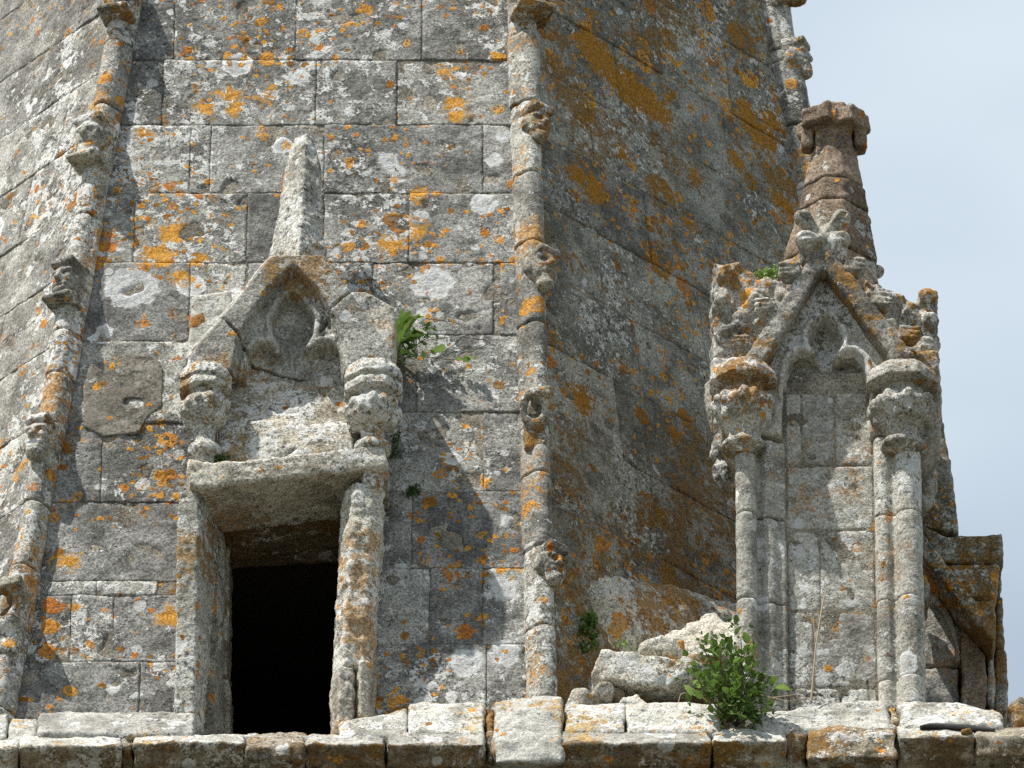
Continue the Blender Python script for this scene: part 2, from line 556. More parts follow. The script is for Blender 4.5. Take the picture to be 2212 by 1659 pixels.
    for lst, cc, rg in ((gpatch, (0.52, 0.255, 0.04), 0.26), (opatch, (0.31, 0.14, 0.014), 0.32)):
        if lst:
            m, d = colonies(lst, rg)
            base = t.mix(t.math('MULTIPLY', m, 0.95), base, t.mix(1.0, cc, t.mix(0.7, (1, 1, 1), gc), 'MULTIPLY'))
            om = t.math('MAXIMUM', om, m)
    if ochre > 0:
        on = t.noise(t.vm('ADD', P, (5.0, 8.0, 13.0)), 2.1, 2, 0.5)
        if damp_shade is not None:               # ochre growth plus painted-in shade, both stronger towards the foot of the wall
            sx = t.n('ShaderNodeSeparateXYZ')
            t.set(sx.inputs[0], geo.outputs['Position'])
            on = t.math('ADD', on, t.ramp(sx.outputs[2], damp_shade[0], damp_shade[1], damp_shade[2], 0.0))
        oc = t.ramp(t.math('ADD', on, t.math('MULTIPLY_ADD', t.noise(t.vm('ADD', Q, (1.0, 4.0, 2.0)), 17.0, 4, 0.75), 0.9, -0.45)), 0.68 - 0.24 * ochre, 0.735 - 0.22 * ochre)
        c = t.mix(1.0, ochre_col, t.mix(0.8, (1, 1, 1), gc), 'MULTIPLY')
        base = t.mix(t.math('MULTIPLY', oc, 0.85), base, c)
        om = t.math('MAXIMUM', om, t.math('MULTIPLY', oc, 0.4))
    hgt = t.math('ADD', t.math('MULTIPLY', n_crust, 0.9), t.math('MULTIPLY', n_fine, 0.30))
    hgt = t.math('SUBTRACT', hgt, t.math('MULTIPLY', pit, 0.40))
    hgt = t.math('ADD', hgt, t.math('MULTIPLY', t.math('MAXIMUM', cr, t.math('MAXIMUM', om, t.math('MULTIPLY', rm, 0.5))), 0.14))
    bp = t.n('ShaderNodeBump', None, Strength=0.8 * bump, Distance=0.016, Height=hgt)
    bs = t.n('ShaderNodeBsdfPrincipled', None, Base_Color=base, Roughness=0.92, Normal=bp.outputs[0])
    bs.inputs['Specular IOR Level'].default_value = 0.12
    out = t.n('ShaderNodeOutputMaterial')
    t.t.links.new(bs.outputs[0], out.inputs['Surface'])
    return t.m

def plain(name, col, rough=0.7, scale=30.0, vary=0.4, trans=0.0):
    t = NT(name)
    geo = t.n('ShaderNodeNewGeometry')
    oi = t.n('ShaderNodeObjectInfo')
    f = t.math('ADD', t.math('MULTIPLY_ADD', t.noise(geo.outputs['Position'], scale, 3, 0.6), vary * 2, 1 - vary), t.math('MULTIPLY_ADD', oi.outputs['Random'], vary * 1.5, -vary * 0.75))
    c = t.mix(1.0, col, t.n('ShaderNodeCombineColor', None, Red=f, Green=f, Blue=f).outputs[0], 'MULTIPLY')
    bs = t.n('ShaderNodeBsdfPrincipled', None, Base_Color=c, Roughness=rough)
    out = t.n('ShaderNodeOutputMaterial')
    if trans > 0:
        tr = t.n('ShaderNodeBsdfTranslucent', None, Color=c)
        mx = t.n('ShaderNodeMixShader', None, i0=trans)
        t.t.links.new(bs.outputs[0], mx.inputs[1]); t.t.links.new(tr.outputs[0], mx.inputs[2])
        t.t.links.new(mx.outputs[0], out.inputs['Surface'])
    else:
        t.t.links.new(bs.outputs[0], out.inputs['Surface'])
    return t.m

M = {}
def on_face(lst, o, n): return [(hit(u, v, o, n), r) for u, v, r in lst]
W_F = on_face([(935, 612, .12), (838, 345, .05), (858, 377, .06), (1103, 1130, .055), (1090, 1272, .075), (285, 622, .15), (1005, 1432, .09), (1090, 1412, .09), (1045, 440, .08), (240, 1485, .045),
               (1090, 295, .045), (1070, 345, .05), (640, 165, .07)], P0, NF)
G_F = on_face([(500, 205, .06), (505, 232, .06), (445, 235, .05), (345, 555, .09), (380, 505, .08), (390, 598, .06), (365, 1335, .07), (140, 1215, .06), (985, 225, .07), (960, 150, .06), (990, 245, .06),
               (900, 425, .06), (895, 500, .06), (845, 528, .06), (310, 280, .04), (575, 205, .05), (430, 560, .05)], P0, NF)
O_R = on_face([(1268, 92, .13), (1295, 125, .15), (1330, 165, .12), (1365, 197, .14), (1400, 222, .12), (1432, 247, .09), (1250, 382, .09), (1283, 412, .10), (1255, 862, .10), (1262, 258, .07), (1645, 290, .13),
               (1612, 248, .12), (1668, 268, .10), (1690, 440, .09), (1590, 345, .08), (1340, 330, .06), (1500, 380, .06), (1690, 640, .07), (1455, 940, .07), (1485, 480, .06)], rm0, N_R)
M['front'] = stone('lichened_limestone', white=0.46, ros=0.11, orange=0.58, csc=14.0, dark=(0.13, 0.127, 0.116), light=(0.345, 0.338, 0.31), wpatch=W_F, gpatch=G_F)
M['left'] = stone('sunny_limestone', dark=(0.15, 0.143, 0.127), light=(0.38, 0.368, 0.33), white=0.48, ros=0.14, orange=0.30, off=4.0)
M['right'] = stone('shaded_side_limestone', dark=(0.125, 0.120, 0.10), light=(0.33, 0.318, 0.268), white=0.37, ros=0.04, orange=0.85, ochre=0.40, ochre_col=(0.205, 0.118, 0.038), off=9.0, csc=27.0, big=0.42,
                   crust_col=(0.56, 0.55, 0.49), var=0.25, damp_shade=(34.0, 36.4, 0.12), opatch=O_R)  # low ochre darkened to paint in the shade beside the pinnacle
M['rib'] = stone('rib_limestone', dark=(0.14, 0.133, 0.116), light=(0.42, 0.405, 0.36), bias=0.03, white=0.56, ros=0.12, orange=0.36, ochre=0.50, ochre_col=(0.42, 0.235, 0.085), off=14.0, csc=14.0)
M['head'] = stone('carved_limestone', dark=(0.13, 0.12, 0.10), light=(0.40, 0.38, 0.32), bias=0.03, white=0.48, ros=0.05, orange=0.4, ochre=0.60, ochre_col=(0.24, 0.125, 0.028), off=17.0)
M['dormer'] = stone('dormer_limestone', dark=(0.21, 0.20, 0.17), light=(0.46, 0.445, 0.395), bias=0.05, white=0.56, ros=0.12, orange=0.16, ochre=0.26, ochre_col=(0.27, 0.16, 0.06), off=21.0, csc=14.0)
M['panel'] = stone('stained_limestone', dark=(0.19, 0.165, 0.125), light=(0.45, 0.41, 0.335), bias=0.04, white=0.54, ros=0.12, orange=0.12, ochre=0.42, ochre_col=(0.29, 0.18, 0.075), off=24.0)
M['jamb'] = stone('cream_limestone', dark=(0.20, 0.175, 0.135), light=(0.52, 0.485, 0.41), bias=0.10, white=0.55, ros=0.05, orange=0.12, ochre=0.35, ochre_col=(0.40, 0.25, 0.12), off=28.0)
M['pin'] = stone('pinnacle_limestone', dark=(0.19, 0.178, 0.152), light=(0.43, 0.41, 0.36), bias=0.07, white=0.46, ros=0.30, orange=0.06, ochre=0.26, ochre_col=(0.36, 0.24, 0.14), off=31.0, fine=0.8, csc=15.0)
M['pinleaf'] = stone('pinnacle_carving_limestone', dark=(0.13, 0.12, 0.10), light=(0.42, 0.395, 0.34), bias=0.03, white=0.60, ros=0.1, orange=0.25, ochre=0.52, ochre_col=(0.29, 0.155, 0.04), off=35.0)
M['brown'] = stone('brown_sandstone', dark=(0.145, 0.108, 0.076), light=(0.32, 0.242, 0.175), white=0.55, ros=0.05, orange=0.12, off=38.0, var=0.3, crust_col=(0.40, 0.39, 0.36))
M['coping'] = stone('pale_limestone', dark=(0.22, 0.21, 0.18), light=(0.49, 0.475, 0.425), bias=0.05, white=0.60, ros=0.10, orange=0.08, ochre=0.28, ochre_col=(0.42, 0.27, 0.10), off=42.0, fine=0.7, crust_col=(0.57, 0.56, 0.53))
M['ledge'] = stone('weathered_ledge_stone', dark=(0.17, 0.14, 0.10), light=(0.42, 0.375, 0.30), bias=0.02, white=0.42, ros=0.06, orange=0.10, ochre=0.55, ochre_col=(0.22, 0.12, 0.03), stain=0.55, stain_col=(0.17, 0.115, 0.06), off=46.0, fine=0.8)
M['mortar'] = stone('old_mortar', dark=(0.14, 0.125, 0.10), light=(0.34, 0.305, 0.24), white=0.3, ros=0.0, orange=0.3, off=50.0, bump=1.2)
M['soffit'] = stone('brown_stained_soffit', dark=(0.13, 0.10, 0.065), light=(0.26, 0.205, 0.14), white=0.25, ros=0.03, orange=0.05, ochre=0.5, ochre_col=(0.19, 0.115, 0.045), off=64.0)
M['plaster'] = stone('old_render_patch', dark=(0.17, 0.155, 0.125), light=(0.30, 0.275, 0.225), white=0.25, ros=0.0, orange=0.30, off=60.0, bump=0.7, fine=0.7)
M['boulder'] = stone('broken_limestone', dark=(0.23, 0.20, 0.155), light=(0.54, 0.505, 0.43), bias=0.06, white=0.58, ros=0.12, orange=0.25, ochre=0.52, ochre_col=(0.32, 0.17, 0.045), off=53.0)
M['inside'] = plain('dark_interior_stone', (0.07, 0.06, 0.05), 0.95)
M['leaf'] = plain('green_leaf', (0.10, 0.175, 0.030), 0.5, 40.0, 0.35, 0.30)
M['leaf2'] = plain('pale_green_leaf', (0.21, 0.33, 0.075), 0.45, 40.0, 0.3, 0.30)
M['moss'] = plain('moss_green', (0.045, 0.085, 0.02), 0.9, 60.0, 0.4)
M['dry'] = plain('dry_straw', (0.42, 0.33, 0.21), 0.8, 60.0, 0.2)
M['twig'] = plain('brown_twig', (0.13, 0.085, 0.06), 0.8, 60.0, 0.3)
M['slate'] = plain('dark_slate', (0.045, 0.042, 0.042), 0.6, 50.0, 0.3)
M['grass'] = plain('dry_gravel_and_grass', (0.085, 0.08, 0.055), 0.95, 0.05, 0.3)

# ------------------------------------------------------------------ the ground far below
gv = [(-2500, -2500, 0), (2500, -2500, 0), (2500, 2500, 0), (-2500, 2500, 0)]
props(mesh_obj('ground', gv, [(0, 1, 2, 3)], M['grass'], None, False), kind='structure')

spire = empty('stone_spire', (rm0[0], rm0[1], rm0[2] - 0.2),
              'tall tapering stone spire of lichened ashlar with ribs and carved heads', 'spire')

def ashlar(face, hb0, hb1, ht0, ht1, w0, w1, mat, step=0.0125, gap=0.0012, arris=0.0038):
    """one squared stone: corners given along the slope; its face is rounded at the arrises and worn"""
    wid, hei = max(hb1 - hb0, ht1 - ht0), w1 - w0
    nx, ny = max(4, int(wid / step)), max(4, int(hei / step))
    s = np.linspace(0, 1, nx + 1); t = np.linspace(0, 1, ny + 1)
    s, t = np.meshgrid(s, t, indexing='ij')
    L = hb0 + (ht0 - hb0) * t + gap
    R_ = hb1 + (ht1 - hb1) * t - gap
    h = L + (R_ - L) * s
    w = w0 + gap + (hei - 2 * gap) * t
    P = face.at(h, w)
    dl, dr, db, dt = (h - L), (R_ - h), (w - w0 - gap), (w1 - gap - w)
    de = np.minimum(np.minimum(dl, dr), np.minimum(db, dt))
    den = de + 0.010 * fbm(P, 14.0, 2)
    key = rng.uniform(0, 100)
    gap_rel = rng.uniform(.5, 1.3)
    off = -arris * gap_rel * (0.25 + 0.75 * sst(-.35, .35, fbm(P + 77, 4.0, 2))) * (1 - sst(0.0, 0.016, den)) + rng.uniform(-0.0025, 0.0025)
    off = off + 0.006 * fbm(P + key, 5.0, 3) + 0.004 * fbm(P, 26.0, 2) + 0.0022 * fbm(P, 70.0, 1)
    off = off - 0.020 * sst(0.42, 0.8, fbm(P + key, 6.0, 2)) + (s - .5) * rng.uniform(-.006, .006) + (t - .5) * rng.uniform(-.006, .006)
    wobx, woby = 0.005 * fbm(P + 31, 11.0, 2), 0.005 * fbm(P + 57, 11.0, 2)
    V = P + np.multiply.outer(off, face.N) + np.multiply.outer(wobx, face.H) + np.multiply.outer(woby, face.W)
    n1, n2 = nx + 1, ny + 1
    idx = np.arange(n1 * n2).reshape(n1, n2)
    F = [np.stack([idx[:-1, :-1], idx[1:, :-1], idx[1:, 1:], idx[:-1, 1:]], -1).reshape(-1, 4)]
    V = V.reshape(-1, 3)
    edge = np.concatenate([idx[:, 0], idx[-1, 1:], idx[-2::-1, -1], idx[0, -2:0:-1]])
    back = V[edge] - face.N * 0.07
    bi = len(V) + np.arange(len(edge))
    F.append(np.stack([np.roll(edge, -1), edge, bi, np.roll(bi, -1)], -1))
    V = np.concatenate([V, back])
    F = np.concatenate(F)
    if np.dot(np.cross(face.H, face.W), face.N) < 0:
        F = F[:, ::-1].copy()
    return mesh_obj('ashlar_block', V, F, mat, spire)

def course(face, left, right, w0, w1, joints, mat, **kw):
    """joints: list of h values (vertical joints); left/right are h(w) of the bounding lines or numbers"""
    lf = left if callable(left) else (lambda w: left)
    rf = right if callable(right) else (lambda w: right)
    js = [None] + list(joints) + [None]
    for a, b in zip(js[:-1], js[1:]):
        b0 = lf(w0) if a is None else a; t0 = lf(w1) if a is None else a
        b1 = rf(w0) if b is None else b; t1 = rf(w1) if b is None else b
        if min(b1 - b0, t1 - t0) < 0.04: continue
        ashlar(face, b0, b1, t0, t1, w0, w1, mat, **kw)

ribL_F, ribM_F = FF.line(rl0, RD_L), FF.line(rm0, RD_M)
def fh(u, v): return FF.px(u, v)[0]
def fw(v): return FF.px(700, v)[1]
# front face, courses above the dormer
rows = [(-620, -470, [620, 860]), (-470, -325, [560, 760, 960]), (-325, -170, [480, 700, 930]), (-170, -15, [430, 760, 1000]), (-15, 130, [378, 640, 912]), (130, 270, [352, 683, 857]), (270, 418, [411, 455, 700, 1044]), (418, 568, [290, 533, 700, 884])]
for v0, v1, js in rows:
    course(FF, ribL_F, ribM_F, fw(v1), fw(v0), [fh(j, (v0 + v1) / 2) for j in js], M['front'])
# left of the dormer
for v0, v1, js in [(568, 737, [410]), (737, 912, []), (912, 1085, [220]), (1085, 1256, []), (1256, 1286, [208, 340]), (1286, 1430, [153, 245]), (1430, 1580, [300])]:
    vm_ = (v0 + v1) / 2
    course(FF, ribL_F, fh(530 if v0 < 800 else 440, vm_), fw(v1), fw(v0), [fh(j, vm_) for j in js], M['front'])
# right of the dormer
for v0, v1, js in [(568, 724, [805, 1066, 1080]), (724, 890, [900]), (890, 1062, [1045]), (1062, 1228, [889]), (1228, 1392, [928, 1043]), (1392, 1580, [1051])]:
    vm_ = (v0 + v1) / 2
    course(FF, fh(535 if v0 < 600 else 790, vm_), ribM_F, fw(v1), fw(v0), [fh(j, vm_) for j in js], M['front'])
# right (shaded) face and left (sunny) face share the heights of the courses
vz = [-620, -470, -325, -170, -15, 130, 270, 418, 568, 724, 890, 1062, 1228, 1392, 1580, 1760, 1950]
zs = [FF.at(0, fw(v))[2] for v in vz]
ribM_R, ribR_R = FR.line(rm0, RD_M), FR.line(rr0, RD_R)
for i in range(len(zs) - 1):
    w1, w0 = FR.wz(zs[i]), FR.wz(zs[i + 1])
    if w0 < -0.5: continue
    a, b = ribM_R((w0 + w1) / 2), ribR_R((w0 + w1) / 2)
    k = 2 + (i % 2)
    js = [a + (b - a) * (j + 1 + rng.uniform(-.18, .18)) / (k + 1) for j in range(k)]
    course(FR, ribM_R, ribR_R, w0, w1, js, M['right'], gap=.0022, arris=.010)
ribL_L = FL.line(rl0, RD_L)
for i in range(len(zs) - 1):
    w1, w0 = FL.wz(zs[i]), FL.wz(zs[i + 1])
    b = ribL_L((w0 + w1) / 2)
    js = [b - 1.05 - 0.3 * (i % 2), b - 0.42 - 0.2 * ((i + 1) % 2) - rng.uniform(0, .1)]
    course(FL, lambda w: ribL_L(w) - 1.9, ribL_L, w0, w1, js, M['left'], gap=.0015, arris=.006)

def patch():
    pts = [(195, 790), (260, 768), (335, 770), (352, 800), (350, 880), (318, 905), (300, 938), (222, 945), (182, 925), (180, 840)]
    P = np.array([FF.px(u, v) for u, v in pts])
    q = FF.px(287, 872)
    def f(x, y, z):
        d = smax(spoly(x, y, P), np.abs(z) - .013, .008)
        return smax(d, -sell(x, y, z, (q[0], q[1], .01), (.055, .032, .03)), .01)
    o = carve('mortar_patch', f, (P[:, 0].min(), P[:, 1].min(), -.013), (P[:, 0].max(), P[:, 1].max(), .013), .008, M['plaster'], spire,
          frame=(FF.o, FF.H, FF.W, FF.N), wear=((.006, 9.0, 3), (.002, 40., 2)))
    o['label'] = 'smooth tan mortar patch with a small hole'
patch()

# the core behind the facing stones, with mortar showing in the joints (hole left for the window)
def core():
    V, F = [], []
    def quad(face, pts, n=-0.0065):
        i = len(V)
        V.extend([face.at(h, w, n) for h, w in pts]); F.append((i, i + 1, i + 2, i + 3))
    wb, wt_ = fw(1600), fw(-618)
    wo = fw(1085)
    xl, xr = fh(470, 1200), fh(770, 1200)
    quad(FF, [(ribL_F(wb), wb), (xl, wb), (xl, wo), (ribL_F(wo), wo)])
    quad(FF, [(xr, wb), (ribM_F(wb), wb), (ribM_F(wo), wo), (xr, wo)])
    quad(FF, [(ribL_F(wo), wo), (ribM_F(wo), wo), (ribM_F(wt_), wt_), (ribL_F(wt_), wt_)])
    w0, w1 = FR.wz(zs[-3]), FR.wz(zs[0])
    quad(FR, [(ribM_R(w0), w0), (ribR_R(w0), w0), (ribR_R(w1), w1), (ribM_R(w1), w1)])
    w0, w1 = FL.wz(zs[-1]), FL.wz(zs[0])
    quad(FL, [(ribL_L(w0) - 2, w0), (ribL_L(w0), w0), (ribL_L(w1), w1), (ribL_L(w1) - 2, w1)])
    return mesh_obj('mortar_bed', np.array(V), F, M['mortar'], spire, False)
core()
# far sides of the octagon, turned away from the camera
def back_shell():
    zb, zt = zs[-2], zs[0]
    def along(p, d, z): return p + d * (z - p[2]) / d[2]
    ring = []
    for z in (zb, zt):
        r_ = along(rr0, RD_R, z) - N_R * 0.03
        l_ = along(rl0, RD_L, z) - H_L * 1.95
        m_ = along(rm0, RD_M, z)
        w = 3.0 if z == zb else 2.2
        ring.append([r_, r_ + np.array([0.25, w, 0]), r_ + np.array([-1.2, 1.9 * w, 0]), l_ + np.array([1.0, 1.9 * w, 0]), l_ + np.array([-.4, w * 0.8, 0]), l_])
    V = np.array(ring[0] + ring[1]); n = 6
    F = [(i, i + 1, n + i + 1, n + i) for i in range(n - 1)] + [tuple(range(n, 2 * n))]
    return mesh_obj('rear_face', V, F, M['right'], spire, False)
back_shell()

# ------------------------------------------------------------------ ribs
def rib(p, d, side, normal, cuts, mat, rad=0.061, face=None):
    """a roll moulding on an arris, cut into stones at the joints (w distances along d)"""
    for a, b in zip(cuts[:-1], cuts[1:]):
        L = b - a
        rj = rad * rng.uniform(0.94, 1.06)
        sh = rng.uniform(-.006, .006)
        def f(x, y, z):
            d0 = np.sqrt((x - sh) ** 2 + (z - 0.045) ** 2) - rj
            d0 = smin(d0, np.sqrt((x + sh) ** 2 * 0.5 + (z - 0.0) ** 2) - rj * 0.93, 0.02)
            d0 = smin(d0, sbox(x, y, z, (-.010, L / 2, -0.03), (rj * 1.12, L, 0.055), 0.01), 0.012)
            return smax(d0, np.maximum(0.003 - y, y - L + 0.003), 0.014)
        carve('rib_stone', f, (-.12, 0, -.06), (.12, L, .13), 0.011, mat, spire, frame=(p + d * a, side, d, normal),
              wear=((0.005, 5.0, 2), (0.0025, 24.0, 2)))
def basis(d, n):
    n = norm(n - d * np.dot(n, d))
    return norm(np.cross(d, n)), n
def rw(u, v, p, d, Npl):                  # distance along a rib of the picture point
    return np.dot(hit(u, v, p, Npl) - p, d)
S_M, NM = basis(RD_M, NF + N_R)
S_L, NL = basis(RD_L, NF + N_L)
nrb = norm(N_R + np.array([math.sin(math.radians(91)), -math.cos(math.radians(91)), 0.12]))
S_R, NRR = basis(RD_R, nrb)
cm = [rw(1150, v, rm0, RD_M, NF) for v in (1530, 1371, 1200, 1040, 890, 716, 541, 392, 240, 88, -60, -200, -340, -480, -620)]
rib(rm0, RD_M, S_M, NM, cm, M['rib'])
cl_ = [rw(150, v, rl0, RD_L, NF) for v in (1720, 1560, 1395, 1250, 1110, 960, 830, 735, 600, 480, 375, 240, 100, -40, -180, -330, -480, -620)]
rib(rl0, RD_L, S_L, NL, cl_, M['rib'])
cr_ = [rw(1700, v, rr0, RD_R, N_R) for v in (760, 640, 520, 400, 275, 150, 128, 0, -110, -260, -420, -580)]
rib(rr0, RD_R, S_R, NRR, cr_, M['rib'], 0.062)

# ------------------------------------------------------------------ carved heads on the ribs
def head(p, d, s, n, k, sz=1.0, mat=None, turn=0.0, style=0, label=None):
    r_ = np.random.default_rng(100 + k)
    j = lambda a: r_.uniform(-a, a)
    ca, sa = math.cos(turn), math.sin(turn)
    s2, n2 = s * ca - n * sa, n * ca + s * sa
    j1, j2, j3, j4 = j(.015), j(.02), j(.012), j(.012)
    def f(x, y, z):
        x, y, z = x / sz, y / sz, z / sz
        if style == 2:                      # an open curl of stone
            q = np.sqrt(((y - .02) * .72) ** 2 + ((x + .01) * 1.15) ** 2)
            d0 = np.sqrt((q - .068) ** 2 + (z - .135 - y * .25) ** 2) - .024
            d0 = smin(d0, sbox(x, y, z, (0, -.05, .04), (.062, .17, .06), .03), .03)
            d0 = smin(d0, sbox(x, y, z, (.03, .10, .15), (.05, .03, .06), .015), .02)
            return d0 * sz
        d0 = sbox(x, y, z, (0, 0.02, .03), (.075, .17, .055), .03)
        d0 = smin(d0, sell(x, y, z, (0, .02, .10 + j3), (.085, .125, .10)), .03)
        d0 = smin(d0, sbox(x, y, z, (0, .125 + j1, .105), (.085 + j4, .028, .095), .018), .025)
        d0 = smin(d0, scap(x, y, z, (-.055, .062, .17), (.055, .062, .172), .017), .014)
        d0 = smin(d0, scap(x, y, z, (0, .06, .18), (0 + j4 * .5, .0, .205 + j3), .014, .021), .012)
        d0 = smin(d0, scap(x, y, z, (-.034, -.042, .172), (.034, -.042, .172), .014), .010)
        d0 = smin(d0, scap(x, y, z, (-.03, -.068, .168), (.03, -.068, .168), .013), .010)
        d0 = smin(d0, sell(x, y, z, (0, -.105 + j1, .14), (.05, .045, .055)), .02)
        if style == 1:                      # beard or leaf under the chin
            for q in (-.05, 0.0, .05):
                d0 = smin(d0, scap(x, y, z, (q, -.10, .13), (q * 1.2, -.165, .165), .03, .018), .012)
            d0 = smin(d0, sbox(x, y, z, (0, -.145, .12), (.095, .022, .085), .015), .02)
        for q in (-1, 1):
            d0 = smax(d0, -sell(x, y, z, (q * .036, .033, .188), (.024, .019, .024)), .010)
            d0 = smin(d0, sell(x, y, z, (q * .036, .031, .166), (.015, .012, .014)), .006)
            d0 = smin(d0, sell(x, y, z, (q * .088, .02, .095), (.018, .05, .035)), .012)
        d0 = smax(d0, -scap(x, y, z, (-.04, -.055, .190), (.04, -.055, .190), .0085), .008)
        d0 = smax(d0, -sbox(x, y, z, (0, -.20, .15), (.2, .035, .13), .02), .03)
        return d0 * sz
    o = carve('carved_head', f, np.array((-.14, -.21, -.03)) * sz, np.array((.14, .21, .26)) * sz, 0.0068 * sz, mat or M['head'], spire,
              frame=(p, s2, d, n2), wear=((0.006, 9.0, 2), (0.0035, 32.0, 2)))
    if label: o['label'] = label
    return o
heads = []
for k, (u, v, sz, turn, st) in enumerate([(1130, 14, 1.15, 0.0, 1), (1142, 300, 0.85, 0.25, 0), (1150, 612, 0.95, 0.25, 0), (1158, 925, 1.0, -0.35, 2), (1166, 1252, 0.9, 0.3, 0)]):
    head(rm0 + RD_M * rw(u, v, rm0, RD_M, NF), RD_M, S_M, NM, k, sz, None, turn, st, 'open ring-shaped curl of stone on the middle rib' if st == 2 else None)
for k, (u, v, sz, turn, st) in enumerate([(268, 22, 1.0, 0.1, 1), (195, 336, 1.0, -0.05, 1), (145, 640, 0.92, -0.1, 1), (87, 982, 0.95, 0.0, 0), (30, 1355, 1.2, 0.1, 2)]):
    head(rl0 + RD_L * rw(u, v, rl0, RD_L, NF), RD_L, S_L, NL, 20 + k, sz, None, turn, st)
for k, (u, v, sz, turn, st) in enumerate([(1675, -10, 1.1, 0.0, 0), (1686, 144, 0.85, 0.0, 0)]):
    head(rr0 + RD_R * rw(u, v, rr0, RD_R, N_R), RD_R, S_R, NRR, 40 + k, sz, None, turn, st)

# broken broach masonry at the foot of the shaded face, a bulge of stone catching the sun, in paler stone that paints in a sunlit patch
def broach():
    a = hit(1340, 1325, rm0, N_R); b = hit(1590, 1430, rm0, N_R)
    def f(x, y, z):
        base = -( (x - rm0[0]) * -N_R[0] + (y - rm0[1]) * -N_R[1] + (z - rm0[2]) * -N_R[2])
        d = scap(x, y, z, a + N_R * -.26, b + N_R * -.22, .36, .44)
        return smax(d, base - 0.5, 0.05)
    lo = np.minimum(a, b) - .6; hi = np.maximum(a, b) + .6
    return carve('broach_stone', f, lo, hi, 0.016, M['boulder'], spire, wear=((0.035, 3.0, 3), (0.014, 11.0, 3), (.006, 30., 2)))
broach()

# ------------------------------------------------------------------ dormer window
YD = -0.50
dorm = empty('dormer_window', PY(610, 1585, YD), 'gabled stone window opening with a dark square-headed doorway and trefoil gable', 'dormer window')
def gable():
    out = PXZ([(400, 800), (408, 766), (588, 549), (699, 549), (766, 640), (850, 762), (850, 800)], YD)
    arch = PXZ([(505, 860), (500, 790), (510, 735), (535, 680), (575, 622), (632, 566), (685, 618), (722, 680), (742, 735), (750, 790), (750, 860)], YD)
    tre = PXZ([(632, 612), (660, 636), (681, 670), (678, 705), (660, 732), (668, 738), (690, 722), (715, 720), (736, 745), (743, 790), (743, 860),
               (526, 860), (526, 790), (535, 745), (555, 722), (580, 722), (600, 738), (604, 732), (588, 705), (584, 670), (604, 636)], YD)
    crk = PXZ([(470, 678), (488, 690), (508, 712), (522, 728), (530, 742), (548, 758), (575, 764), (604, 777), (660, 788)], YD)
    crk2 = PXZ([(760, 628), (735, 648), (712, 668), (700, 690), (688, 700)], YD)
    zb, zt = out[0][1], out[2][1]
    def f(x, y, z):
        o2 = spoly(x, z, out); a2 = spoly(x, z, arch); t2 = spoly(x, z, tre)
        yf = YD + 0.085 * sst(0.004, -0.034, a2) + 0.085 * sst(0.0, -0.02, t2) - 0.018 * (1 - sst(0.010, 0.022, np.abs(t2 - 0.015))) * sst(0.0, -0.03, a2)
        yf = yf + 0.05 * (1 - sst(0.002, 0.0075, sline(x, z, crk))) + 0.03 * (1 - sst(0.002, 0.007, sline(x, z, crk2)))
        return smax(o2, np.maximum((yf - y) * 0.75, y - 0.30), 0.015)
    P = np.array(out)
    return carve('gable_stone', f, (P[:, 0].min(), YD - .05, P[:, 1].min()), (P[:, 0].max(), 0.30, P[:, 1].max()), 0.0085, M['dormer'], dorm,
                 wear=((0.005, 7.0, 2), (0.003, 34.0, 2)))
gable()
# thin lip along the left rake
slab('gable_lip', [(398, 772), (585, 548), (594, 552), (408, 782)], YD + .03, YD + .2, M['dormer'], dorm, 0.009, 0.008)
slab('shoulder_stone', [(414, 640), (500, 622), (520, 780), (405, 780)], YD + .16, 0.25, M['coping'], dorm, 0.013, 0.02)
slab('shoulder_stone', [(738, 630), (788, 628), (853, 660), (854, 775), (742, 785)], YD + .02, 0.25, M['jamb'], dorm, 0.013, 0.02)
def panel():
    out = PXZ([(470, 785), (765, 785), (765, 1000), (470, 1000)], YD)
    crk = PXZ([(500, 905), (545, 890), (575, 880), (600, 878)], YD); crk3 = PXZ([(598, 985), (612, 980), (640, 960)], YD)
    z0, z1 = out[2][1], out[0][1]
    def f(x, y, z):
        t = (z - z0) / (z1 - z0)
        yf = YD + 0.03 + 0.125 * sst(0.10, 0.95, t) + 0.012 * sst(.45, .55, t) + .02 * (1 - sst(.002, .01, sline(x, z, crk3)))
        return smax(spoly(x, z, out), np.maximum((yf - y) * .8, y - 0.25), .015)
    P = np.array(out)
    return carve('panel_stone', f, (P[:, 0].min(), YD - .02, P[:, 1].min()), (P[:, 0].max(), .25, P[:, 1].max()), .0115, M['panel'], dorm,
                 wear=((0.012, 5.0, 3), (0.006, 22.0, 3)))
panel()
slab('lintel', [(404, 988), (470, 996), (600, 986), (700, 972), (834, 958), (838, 1008), (640, 1030), (440, 1055), (406, 1042)], YD - .07, YD + .42, M['jamb'], dorm, 0.0115, 0.018,
     wear=((0.012, 6.0, 3), (0.006, 26.0, 2)))
slab('inner_lintel', [(430, 960), (800, 960), (800, 1025), (430, 1050)], YD + .425, YD + .88, M['soffit'], dorm, 0.014, 0.012, Yref=YD)
